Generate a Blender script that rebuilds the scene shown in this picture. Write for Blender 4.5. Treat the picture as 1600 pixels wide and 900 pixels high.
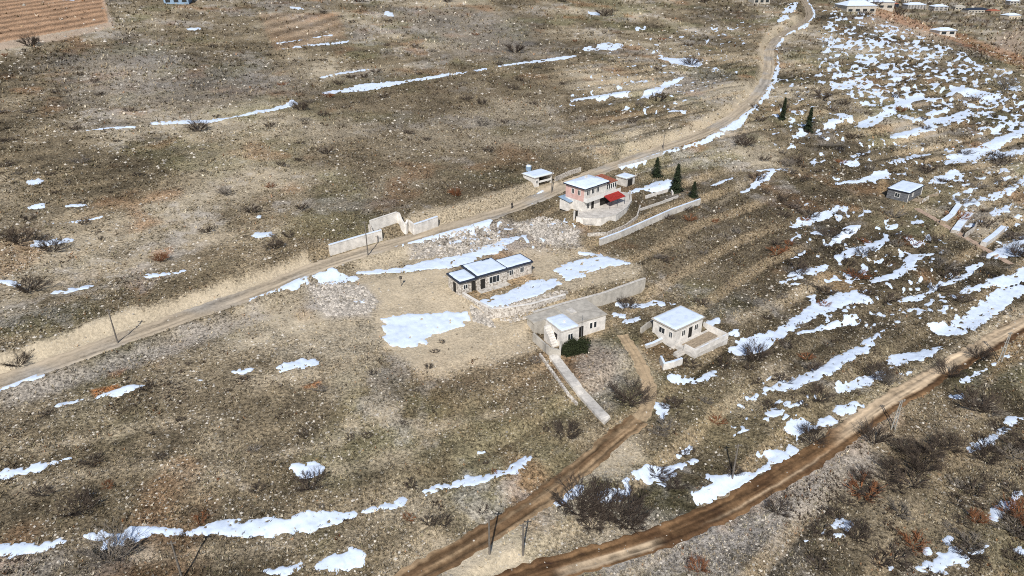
import bpy, math, random
import numpy as np
from mathutils import Vector, Matrix

for o in list(bpy.data.objects):
    bpy.data.objects.remove(o)
S = bpy.context.scene
COL = S.collection
R = math.radians
random.seed(7)
rng = np.random.default_rng(11)

# ------------------------------------------------------------------ camera, sky, sun, exposure
F_PX, PITCH, CZ = 1081.0, R(26.5), 60.2
cd = bpy.data.cameras.new('camera')
cam = bpy.data.objects.new('camera', cd); COL.objects.link(cam)
cam.location = (0, 0, CZ)
cam.rotation_euler = (math.pi / 2 - PITCH, 0, 0)
cd.sensor_width = 36; cd.lens = F_PX / 1600 * 36
cd.clip_start = 0.5; cd.clip_end = 20000
S.camera = cam

SUN_EL, SUN_AZ = R(41), R(188)      # azimuth clockwise from +Y: the sun stands behind the camera
w = bpy.data.worlds.new('World'); S.world = w; w.use_nodes = True
wn = w.node_tree.nodes; wl = w.node_tree.links
sky = wn.new('ShaderNodeTexSky'); sky.sky_type = 'NISHITA'; sky.sun_disc = False
sky.sun_elevation = SUN_EL; sky.sun_rotation = SUN_AZ
wl.new(sky.outputs[0], wn['Background'].inputs[0]); wn['Background'].inputs[1].default_value = 0.09
sd = bpy.data.lights.new('sun', 'SUN'); sd.energy = 4.4; sd.angle = R(0.5); sd.color = (1, .95, .87)
sun = bpy.data.objects.new('sun', sd); COL.objects.link(sun)
sdir = Vector((math.sin(SUN_AZ) * math.cos(SUN_EL), math.cos(SUN_AZ) * math.cos(SUN_EL), math.sin(SUN_EL)))
sun.rotation_euler = sdir.to_track_quat('Z', 'Y').to_euler()
sun.location = sdir * 200
S.render.engine = 'CYCLES'
S.view_settings.view_transform = 'Standard'; S.view_settings.look = 'None'
S.cycles.use_denoising = False
S.cycles.filter_width = 1.0
S.view_settings.exposure = 0.05; S.view_settings.gamma = 1
S.render.film_transparent = False

# ------------------------------------------------------------------ noise
def _hash(ix, iy, seed):
    h = (ix.astype(np.int64) * 374761393 + iy.astype(np.int64) * 668265263 + seed * 974634777) & 0xFFFFFFFF
    h = ((h ^ (h >> 13)) * 1274126177) & 0xFFFFFFFF
    h = ((h ^ (h >> 16)) * 2246822519) & 0xFFFFFFFF
    return ((h ^ (h >> 15)) & 0xFFFFFF) / float(0xFFFFFF)
def vn(x, y, seed=0):
    x = np.asarray(x, float); y = np.asarray(y, float)
    ix = np.floor(x); iy = np.floor(y); fx = x - ix; fy = y - iy
    fx = fx * fx * (3 - 2 * fx); fy = fy * fy * (3 - 2 * fy)
    a = _hash(ix, iy, seed); b = _hash(ix + 1, iy, seed); c = _hash(ix, iy + 1, seed); d = _hash(ix + 1, iy + 1, seed)
    return (a + (b - a) * fx) * (1 - fy) + (c + (d - c) * fx) * fy
def fbm(x, y, seed=0, n=4):
    s = 0; a = .5; t = 0
    for k in range(n):
        s = s + a * vn(x * 2 ** k + 17.3 * k, y * 2 ** k - 9.1 * k, seed + k); t += a; a *= .5
    return s / t - .5
def ss(a, b, x):
    t = np.clip((x - a) / (b - a), 0, 1); return t * t * (3 - 2 * t)

# ------------------------------------------------------------------ terrain
Y0 = 120.8
VALLEY = -42.0
ridge = None
def h_smooth(x, y):
    x = np.asarray(x, float); y = np.asarray(y, float)
    t = -.57 * x + .82 * (y - Y0)
    z = .10 * t + 3.0 * fbm(x / 130, y / 130, 3, 2) * ss(60, 160, np.hypot(x, y - 60)) 
    if ridge is not None:
        (px, py), (nx, ny) = ridge
        d = (x - px) * nx + (y - py) * ny + 14 * fbm(x / 90, y / 90, 5, 2)
        dd = np.clip(d, 0, None)
        drop = np.where(dd < 40, dd * dd / 80 * .42, (dd - 20) * .42)
        fl = VALLEY + 5 * fbm(x / 300, y / 300, 8, 2) + np.clip(y - 1500, 0, None) * .035
        zz = z - drop
        z = np.where(dd > 0, np.maximum(zz, fl), z)
    return z
cp, sp = math.cos(PITCH), math.sin(PITCH)
def rays(P):
    P = np.asarray(P, float)
    u = (P[:, 0] - 800) / F_PX; v = (450 - P[:, 1]) / F_PX
    return np.stack([u, cp + v * sp, -sp + v * cp], 1)
def project(x, y, z):
    dz = z - CZ
    dep = y * cp - dz * sp
    return 800 + F_PX * x / dep, 450 - F_PX * (y * sp + dz * cp) / dep
def atm(P, hf=h_smooth):
    """points on the ground seen at these picture positions -> world xyz"""
    D = rays(P); n = len(D)
    t = np.full(n, 30.0); lo = t.copy(); hit = np.zeros(n, bool)
    for k in range(420):
        nt = np.where(hit, t, t * 1.012)
        q = D * nt[:, None]
        below = (q[:, 2] + CZ < hf(q[:, 0], q[:, 1])) & ~hit
        lo = np.where(hit | below, lo, nt)
        hit |= below
        t = np.where(hit & ~below, t, nt)
        if hit.all(): break
    hi = t.copy()
    for k in range(14):
        m = (lo + hi) / 2; q = D * m[:, None]
        b = q[:, 2] + CZ < hf(q[:, 0], q[:, 1])
        hi = np.where(b, m, hi); lo = np.where(b, lo, m)
    q = D * hi[:, None]; q[:, 2] += CZ
    return q
_r = atm([(1290, -12), (1600, 113)])
_d = _r[1, :2] - _r[0, :2]; _d /= np.linalg.norm(_d)
_n = np.array([-_d[1], _d[0]])
if _n[0] < 0: _n = -_n
ridge = ((_r[0, 0] + _n[0] * 2, _r[0, 1] + _n[1] * 2), (_n[0], _n[1]))

def seg_dist(x, y, pts):
    """distance to a polyline, signed side (left positive) and height-parameter point"""
    best = np.full(x.shape, 99.0); side = np.zeros(x.shape); cx = x.copy(); cy = y.copy(); M_ = 29
    for (ax, ay), (bx, by) in zip(pts[:-1], pts[1:]):
        k = np.nonzero((x > min(ax, bx) - M_) & (x < max(ax, bx) + M_) & (y > min(ay, by) - M_) & (y < max(ay, by) + M_))[0]
        if not len(k): continue
        xs, ys_ = x[k], y[k]
        dx, dy = bx - ax, by - ay; L2 = dx * dx + dy * dy + 1e-9
        t = np.clip(((xs - ax) * dx + (ys_ - ay) * dy) / L2, 0, 1)
        qx, qy = ax + t * dx, ay + t * dy
        d = np.hypot(xs - qx, ys_ - qy); m = d < best[k]; k = k[m]
        best[k] = d[m]; side[k] = np.sign(dx * (ys_ - ay) - dy * (xs - ax))[m]; cx[k] = qx[m]; cy[k] = qy[m]
    return best, side, cx, cy
def smooth_line(P, n=4):
    P = np.asarray(P, float)
    for _ in range(2):
        Q = [P[0]]
        for a, b in zip(P[:-1], P[1:]):
            Q += [a * .75 + b * .25, a * .25 + b * .75]
        Q.append(P[-1]); P = np.array(Q)
    return P
UP_PX = [(-160, 655), (-80, 626), (0, 596), (100, 561), (200, 525), (300, 490), (400, 456), (480, 421), (570, 392), (660, 366), (750, 341), (800, 325),
         (860, 300), (908, 277), (964, 256), (1036, 230), (1096, 211), (1150, 180), (1190, 143), (1203, 108), (1200, 78), (1217, 55),
         (1250, 39), (1268, 25), (1258, 2), (1235, -20)]
LOW_PX = [(760, 925), (830, 897), (900, 878), (1000, 850), (1100, 812), (1200, 758), (1300, 692), (1400, 621), (1500, 562), (1600, 505), (1700, 450), (1800, 400)]
TRK_PX = [(600, 930), (640, 900), (700, 870), (760, 834), (820, 796), (880, 755), (925, 714), (960, 685), (1000, 655)]
TR2_PX = [(1000, 655), (1014, 632), (1016, 605), (1006, 577), (992, 550), (972, 522)]
PTH_PX = [(1432, 325), (1462, 342), (1500, 365), (1550, 394), (1580, 412)]
def wline(P): return smooth_line(atm(P)[:, :2])
UP, LOW, TRK, TR2, PTH = map(wline, (UP_PX, LOW_PX, TRK_PX, TR2_PX, PTH_PX))
ROADS = [(UP, 2.2, 2.5), (LOW, 1.8, 2.0), (TRK, 1.5, 2.0), (TR2, .9, 1.6), (PTH, .9, 1.0)]

def poly_sdf(x, y, poly):
    """positive inside"""
    n = len(poly); best = np.full(x.shape, 1e9); ins = np.zeros(x.shape, bool)
    for i in range(n):
        ax, ay = poly[i]; bx, by = poly[(i + 1) % n]
        dx, dy = bx - ax, by - ay
        t = np.clip(((x - ax) * dx + (y - ay) * dy) / (dx * dx + dy * dy + 1e-9), 0, 1)
        best = np.minimum(best, np.hypot(x - ax - t * dx, y - ay - t * dy))
        c = ((ay > y) != (by > y)) & (x < (bx - ax) * (y - ay) / (by - ay + 1e-12) + ax)
        ins ^= c
    return np.where(ins, best, -best)
def strip_poly(P):
    """centre line with half widths in picture units -> outline"""
    P = np.asarray(P, float); up = []; dn = []
    for i in range(len(P)):
        a = P[max(i - 1, 0)]; b = P[min(i + 1, len(P) - 1)]
        d = b[:2] - a[:2]; d /= np.linalg.norm(d) + 1e-9; nn = np.array([-d[1], d[0]])
        up.append(P[i, :2] + nn * P[i, 2]); dn.append(P[i, :2] - nn * P[i, 2])
    d0 = P[0, :2] - P[1, :2]; d0 /= np.linalg.norm(d0); d1 = P[-1, :2] - P[-2, :2]; d1 /= np.linalg.norm(d1)
    return up + [P[-1, :2] + d1 * P[-1, 2]] + dn[::-1] + [P[0, :2] + d0 * P[0, 2]]
# building pads: level ground (polygon in the picture, spread in metres, height offset)
PADS = []
def pad(P, soft, dz=0.0, z=None):
    q = atm(P); PADS.append((q[:, :2], soft, (float(q[:, 2].mean()) + dz) if z is None else z)); return PADS[-1][2]
PADZ = {}
PADZ['white'] = pad([(850, 545), (900, 545), (955, 525), (1010, 470), (1003, 452), (925, 484), (850, 498)], 1.6, -.7)
PADZ['court'] = pad([(738, 478), (775, 492), (834, 488), (885, 476), (940, 461), (1000, 444), (1003, 422), (930, 402), (830, 425), (715, 455)], 1.6, 1.1)
PADZ['pink'] = pad([(880, 315), (905, 350), (950, 352), (990, 325), (1000, 290), (950, 275), (900, 280)], 2.0, .6)
PADZ['right'] = pad([(1018, 515), (1055, 537), (1106, 514), (1075, 492)], 1.2, .5)
PADZ['cabin'] = pad([(1385, 308), (1420, 325), (1450, 310), (1445, 300), (1400, 296)], 1.5, 0)
PADZ['shed'] = pad([(826, 285), (842, 296), (872, 288), (862, 276)], 1.5, .2)

def h(x, y, micro=True):
    x = np.asarray(x, float); y = np.asarray(y, float); shp = x.shape; x = x.ravel(); y = y.ravel()
    z = h_smooth(x, y)
    dist = np.hypot(x, y)
    # terraces across the slope
    t = -.57 * x + .82 * (y - Y0) + 9 * fbm(x / 45, y / 45, 21, 2) + 30 * fbm(x / 190, y / 190, 23, 2)
    saw = (t / 9.0) % 1.0
    tw = ss(-20, 30, x - .1 * y + 10) * ss(460, 300, dist)
    z -= (.75 * tw + .16) * np.clip(.75 + 2.2 * fbm(x / 38, y / 38, 27, 2), .15, 1.3) * (ss(0, .72, saw) - ss(.76, .98, saw) - .5) * ss(700, 300, dist)
    z += 1.0 * fbm(x / 22, y / 22, 31, 3) * ss(900, 400, dist)
    if micro:
        z += .34 * fbm(x / 2.6, y / 2.6, 41, 3) * ss(350, 200, dist)
    # cut bank above the upper road, fill below it
    m = (dist < 700)
    for line, hw, soft in ROADS:
        bb = (x > line[:, 0].min() - 30) & (x < line[:, 0].max() + 30) & (y > line[:, 1].min() - 30) & (y < line[:, 1].max() + 30) & m
        if not bb.any(): continue
        xs, ys = x[bb], y[bb]
        d, side, cx, cy = seg_dist(xs, ys, line)
        zc = h_smooth(cx, cy)
        k = ss(hw, hw + soft, d)
        zb = z[bb]
        if line is UP:
            zb = zb + 1.5 * (side > 0) * ss(hw, hw + 3.2, d) * ss(28, 8, d) - .9 * (side < 0) * ss(hw, hw + 3, d) * ss(14, 5, d)
        rut = 0
        if line is not PTH:
            rut = -.13 * np.exp(-((d - hw * .45) / .28) ** 2)
        z[bb] = (zc - .15 + rut) * (1 - k) + zb * k
    for poly, soft, pz in PADS:
        bb = (x > poly[:, 0].min() - 8) & (x < poly[:, 0].max() + 8) & (y > poly[:, 1].min() - 8) & (y < poly[:, 1].max() + 8)
        if not bb.any(): continue
        s = poly_sdf(x[bb], y[bb], poly)
        k = ss(-soft, .3, s)
        z[bb] = z[bb] * (1 - k) + (pz + .08 * fbm(x[bb] / 3, y[bb] / 3, 51, 2)) * k
    return z.reshape(shp)
def ath(P):
    """like atm but on the finished ground: start on the smooth slope, then settle along the sight line"""
    q = atm(P); D = rays(P); t = q[:, 1] / D[:, 1]
    for k in range(9):
        z = h(D[:, 0] * t, D[:, 1] * t)
        t = t * .35 + .65 * np.minimum((z - CZ) / D[:, 2], t * 1.05)
    q = D * t[:, None]; q[:, 2] = h(q[:, 0], q[:, 1]); return q
def at(px, py):
    return ath([(px, py)])[0]
def atz(px, py, z):
    d = rays([(px, py)])[0]; t = (z - CZ) / d[2]; return np.array([d[0] * t, d[1] * t, z])
def hz(x, y): return float(h(np.array([x]), np.array([y]))[0])

# ------------------------------------------------------------------ snow patches (centre lines with half widths / outlines)
SN = [
 [(505,146,2),(560,138,4.5),(600,132,4.4),(640,127,1.8),(700,118,2.4),(760,108,1.4)],[(780,104,1.2),(800,101,1.4),(860,93,3),(905,87,1.4)],
 [(395,176,2),(430,170,3),(460,162,4)],[(236,194,1),(270,191,2.4),(325,189,3),(360,183,1),(400,176,2)],[(130,205,.8),(150,203,1.4),(210,199,1.5)],
 [(440,77,1.6),(490,70,2.4),(545,65,2)],[(432,68,1),(480,60,1.4),(520,54,1.4)],[(500,122,1.2),(530,115,1.6),(575,108,1)],
 [(45,284,6),(62,281,5)],[(45,321,4),(68,321,4)],[(103,322,2),(135,319,2.4)],[(80,348,1.4),(120,344,1.4),(160,338,2)],[(53,378,3),(80,377,4),(108,371,2)],
 [(-20,434,4),(32,443,4)],[(232,441,3),(262,438,4),(290,434,2)],[(85,459,4),(110,457,5),(136,453,4)],
 [(-40,623,4),(0,607,4),(60,586,3)],[(388,467,4),(440,450,5),(480,436,5)],[(495,432,5),(520,429,9),(558,429,3)],
 [(148,620,4),(185,611,6),(225,605,3)],[(92,629,4),(128,622,3)],[(435,578,3),(470,570,7),(494,566,4)],
 [(-30,746,5),(0,740,6),(60,728,6),(76,724,3)],[(84,721,3),(108,714,2.4)],[(-30,860,12),(0,858,12),(50,855,10),(107,846,2)],
 [(135,838,3),(165,842,12),(220,832,10),(240,828,9),(300,832,8),(360,826,12),(400,828,12),(470,822,12),(520,810,8),(552,804,4)],
 [(572,799,4),(600,793,4),(632,782,3)],[(665,767,5),(720,752,5),(770,744,7),(800,736,8),(825,716,8)],
 [(415,895,5),(455,892,7),(470,888,4)],[(490,884,4),(520,880,10),(560,870,10)],[(458,734,4),(480,735,9),(498,733,7)],
 [(560,419,2),(620,417,5),(680,411,8),(728,406,9),(740,402,8)],[(742,396,7),(770,390,9),(795,376,7),(810,372,4)],
 [(600,387,2),(650,377,3),(700,364,5),(765,346,5)],[(812,320,5),(840,307,6),(880,291,4)],[(972,261,3),(1000,250,4),(1036,239,3),(1096,222,3.2),(1150,194,3.6),(1190,158,3.4),(1209,130,3.2),(1217,100,3.4),(1213,74,3),(1230,53,2),(1262,37,2.4),(1274,22,2.4),(1262,0,2)],
 [(1007,296,6),(1025,291,9),(1046,288,7)],[(985,306,4),(1000,300,5)],
 [(1030,88,2),(1050,94,4),(1075,97,7),(1095,99,5)],[(915,77,3),(950,72,6),(970,72,4)],[(893,159,2),(930,153,4),(978,146,5)],[(1008,152,5),(1030,138,5),(1068,121,3)],[(1045,176,2),(1070,182,2.4)],
 [(993,46,3),(1008,44,3)],[(920,20,3),(935,22,3)],[(605,20,3),(612,24,3)],[(292,46,2.4),(312,45,3)],[(455,12,2),(475,14,2)],
 [(1222,23,3),(1235,16,9),(1243,10,6)],
 [(1160,299,2),(1175,291,5),(1190,281,6),(1208,268,4)],[(1113,290,2),(1145,279,3)],[(1235,353,4),(1262,345,6),(1290,333,6),(1318,321,3)],
 [(1303,405,3),(1320,400,8),(1345,391,9),(1370,380,7),(1388,374,2)],[(1362,437,5),(1395,431,8),(1425,413,9),(1430,400,7),(1458,394,3)],
 [(1408,466,4),(1440,460,7),(1465,444,4),(1500,432,5),(1518,424,4)],[(1513,418,5),(1532,410,5)],[(1240,428,4),(1270,425,6),(1292,417,4)],[(1222,441,2),(1250,434,3)],
 [(1148,542,9),(1175,540,18),(1215,523,10),(1240,505,11),(1275,483,11),(1310,467,13),(1335,464,12),(1360,471,3)],
 [(1248,524,3),(1280,516,3),(1305,505,5),(1340,494,6)],[(1222,605,5),(1250,597,10),(1290,580,12),(1320,560,12),(1350,545,10),(1368,525,6),(1382,513,3)],
 [(1310,606,6),(1340,597,11),(1375,582,11),(1400,560,14),(1440,552,10),(1468,542,5)],[(1400,585,4),(1430,578,3)],[(1312,640,7),(1342,632,9)],[(1283,660,4),(1302,655,5)],
 [(1456,508,5),(1485,512,12),(1505,505,18),(1540,484,18),(1570,462,14),(1598,448,8)],[(1548,440,5),(1575,437,8),(1610,425,11)],[(1500,457,2),(1525,450,4),(1540,444,3)],
 [(1545,399,4),(1570,392,12),(1600,386,16),(1640,370,12)],[(1390,257,4),(1415,250,9),(1435,242,7),(1456,239,3)],
 [(1478,252,5),(1500,246,12),(1530,236,10),(1560,222,8),(1600,206,7)],[(1453,284,5),(1478,280,7),(1494,270,4)],
 [(1308,286,3),(1345,282,5),(1386,273,7)],[(1395,214,5),(1425,206,7),(1460,200,6)],[(1450,192,5),(1485,187,8),(1515,177,7)],
 [(1345,196,8),(1362,190,9),(1400,172,4)],[(1395,166,4),(1412,159,6),(1436,151,5)],[(1300,134,6),(1328,137,6)],[(1360,143,7),(1378,142,6)],
 [(1540,312,6),(1570,300,7),(1600,285,9),(1640,270,8)],[(1510,318,4),(1560,308,6)],[(1490,305,3),(1530,292,3)],[(1552,333,5),(1575,326,8)],[(1545,245,6),(1600,235,5)],
 [(1490,140,6),(1530,148,8),(1560,152,7)],[(1215,38,3),(1228,30,5)],[(1340,90,5),(1370,96,6)],[(1245,193,3),(1258,199,3)],[(1205,178,3),(1216,180,3)],
 [(1303,72,4),(1318,70,4)],[(1240,213,3),(1260,207,3)],[(1290,196,4),(1312,188,3)],[(1313,179,3),(1330,186,5)],
 [(1087,777,8),(1105,772,8),(1128,762,6)],[(1108,750,4),(1140,752,7),(1180,738,7),(1200,723,8),(1238,700,6)],[(1175,712,3),(1210,705,5),(1240,702,4)],[(1010,738,10),(1035,740,13),(1060,728,6),(1086,718,5)],
 [(1060,708,4),(1080,700,6)],[(1050,592,4),(1085,592,4),(1116,584,6)],[(1027,630,5),(1036,636,7),(1034,648,5)],[(1240,668,13),(1262,660,5)],[(1275,662,4),(1300,656,9)],
 [(1150,677,3),(1172,673,2)],[(1205,648,4),(1215,644,5)],[(1210,630,1.5),(1222,629,2)],[(1258,843,2),(1275,836,4),(1292,830,6)],[(1305,817,9),(1325,823,13),(1338,815,6)],[(1302,838,5),(1320,835,4)],
 [(1435,887,5),(1460,884,7),(1470,878,18),(1492,872,14),(1512,878,9)],[(1515,868,7),(1545,858,5)],[(1390,886,3),(1394,886,3)],[(1550,812,11),(1572,797,11),(1590,778,7)],[(1585,858,8),(1604,860,9)],[(1448,860,4),(1452,861,4)],[(1477,848,3),(1486,845,3)],
 [(1515,698,5),(1535,690,5),(1555,680,4)],[(1562,672,4),(1575,670,3)],[(1578,655,7),(1590,652,7)],[(868,786,3),(888,778,7),(908,760,5)],[(935,780,8),(955,772,7),(985,766,7)],[(975,756,3),(992,745,4)],
 [(1505,593,4),(1525,583,5),(1555,566,4),(1575,552,4)],[(1490,619,5),(1503,620,6)],[(800,727,4),(818,722,5)],
 [(745,706,2),(758,703,2.5)],[(905,397,2),(935,400,2)],[(1180,268,2),(1230,265,2)],[(965,470,3),(1000,473,4),(1050,476,4)],[(975,500,3),(1000,496,3)],[(960,487,4),(975,489,3)],
 [(404,373,4),(425,373,5)],[(100,0,1),(130,-2,1)],[(555,468,2),(570,470,2)],[(366,583,2),(395,578,3)],[(303,595,1.6),(320,594,1.6)],
 [(405,340,2),(430,350,1)],[(1140,525,2),(1150,520,3)],[(1110,505,5),(1122,500,5)],[(1425,347,3),(1440,346,4)],[(1390,352,3),(1402,350,4)],[(1415,372,4),(1430,380,4),(1455,368,3)],
 [(1296,379,3),(1310,370,4),(1338,356,3)],[(1330,245,3),(1345,240,3)],[(1320,255,4),(1340,258,4)],
]
SNP = [
 [(598,497),(640,490),(700,487),(730,489),(735,500),(712,511),(684,520),(668,528),(664,536),(636,541),(615,539),(602,524)],
 [(862,427),(880,416),(905,408),(950,404),(985,411),(982,421),(950,424),(925,432),(915,440),(885,448),(876,437)],
 [(742,480),(762,472),(800,460),(830,443),(870,440),(880,450),(850,464),(790,487),(768,489)],
]
SN = [[(a, b_, c * (.84 if a > 1130 else 1)) for a, b_, c in s] for s in SN]
snow_polys = [atm(strip_poly(s))[:, :2] for s in SN] + [atm(s)[:, :2] for s in SNP]
# areas of scattered patchy snow: outline, threshold
SPECK = [([(1285,10),(1330,8),(1600,118),(1640,200),(1560,225),(1420,190),(1330,160),(1270,110)], .08),
         ([(1330,200),(1560,225),(1640,200),(1640,420),(1540,400),(1440,300),(1330,300)], .24),
         ([(1180,120),(1290,110),(1340,200),(1330,300),(1240,260),(1170,200)], .25),
         ([(1250,300),(1440,330),(1540,440),(1500,520),(1300,520),(1200,430)], .24),
         ([(950,60),(1190,20),(1180,110),(1060,190),(860,170)], .33),
         ([(1160,560),(1300,590),(1260,690),(1100,700)], .27),
         ([(745,350),(830,335),(900,350),(905,380),(790,400),(700,385),(620,395),(600,385)], .17)]
speck_polys = [(atm(p)[:, :2], t) for p, t in SPECK]

def snow_field(x, y):
    shp = x.shape; x = x.ravel(); y = y.ravel()
    best = np.full(x.shape, -9.0)
    dist = np.hypot(x, y)
    for poly in snow_polys:
        bb = (x > poly[:, 0].min() - 2.5) & (x < poly[:, 0].max() + 2.5) & (y > poly[:, 1].min() - 2.5) & (y < poly[:, 1].max() + 2.5)
        if bb.any(): best[bb] = np.maximum(best[bb], poly_sdf(x[bb], y[bb], poly))
    sc = 1 + dist / 160
    n1 = fbm(x / (.9 + dist / 600), y / (.7 + dist / 600), 61, 3); n2 = fbm(x / (3.2 * sc), y / (3.2 * sc), 67, 3)
    f = np.minimum(best * 1.35 + .16, 1.1) + (1.8 * n1 + 1.4 * n2) * np.where(best > -2.4, 1, 0) * (.8 + dist / 280)
    n5 = fbm(x / .55, y / .55, 63, 2)
    f = f - 5.0 * np.clip(n5 - .15, 0, 1) * (best > -2.4) - 3.5 * np.clip(-n1 - .19, 0, 1)
    # along-slope stretched speckle
    a = .82 * x + .57 * y; t = -.57 * x + .82 * y
    n3 = .62 * fbm(a / 9, t / 2.8, 71, 3) + 1.3 * fbm(a / (.7 + dist / 360), t / (.5 + dist / 360), 75, 2)
    for poly, thr in speck_polys:
        bb = (x > poly[:, 0].min() - 5) & (x < poly[:, 0].max() + 5) & (y > poly[:, 1].min() - 5) & (y < poly[:, 1].max() + 5)
        if not bb.any(): continue
        s = poly_sdf(x[bb], y[bb], poly)
        v = (n3[bb] - thr) * 3.2 - np.clip(4 - s, 0, 12) * .25
        f[bb] = np.maximum(f[bb], v)
    for line, hw, soft in ROADS[:4]:
        bb = (x > line[:, 0].min() - 4) & (x < line[:, 0].max() + 4) & (y > line[:, 1].min() - 4) & (y < line[:, 1].max() + 4) & (f > -.5)
        if not bb.any(): continue
        d = seg_dist(x[bb], y[bb], line)[0]
        f[bb] = np.minimum(f[bb], (d - hw * .62 + .8 * n2[bb]) * 1.2)
    return f.reshape(shp)

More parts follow.
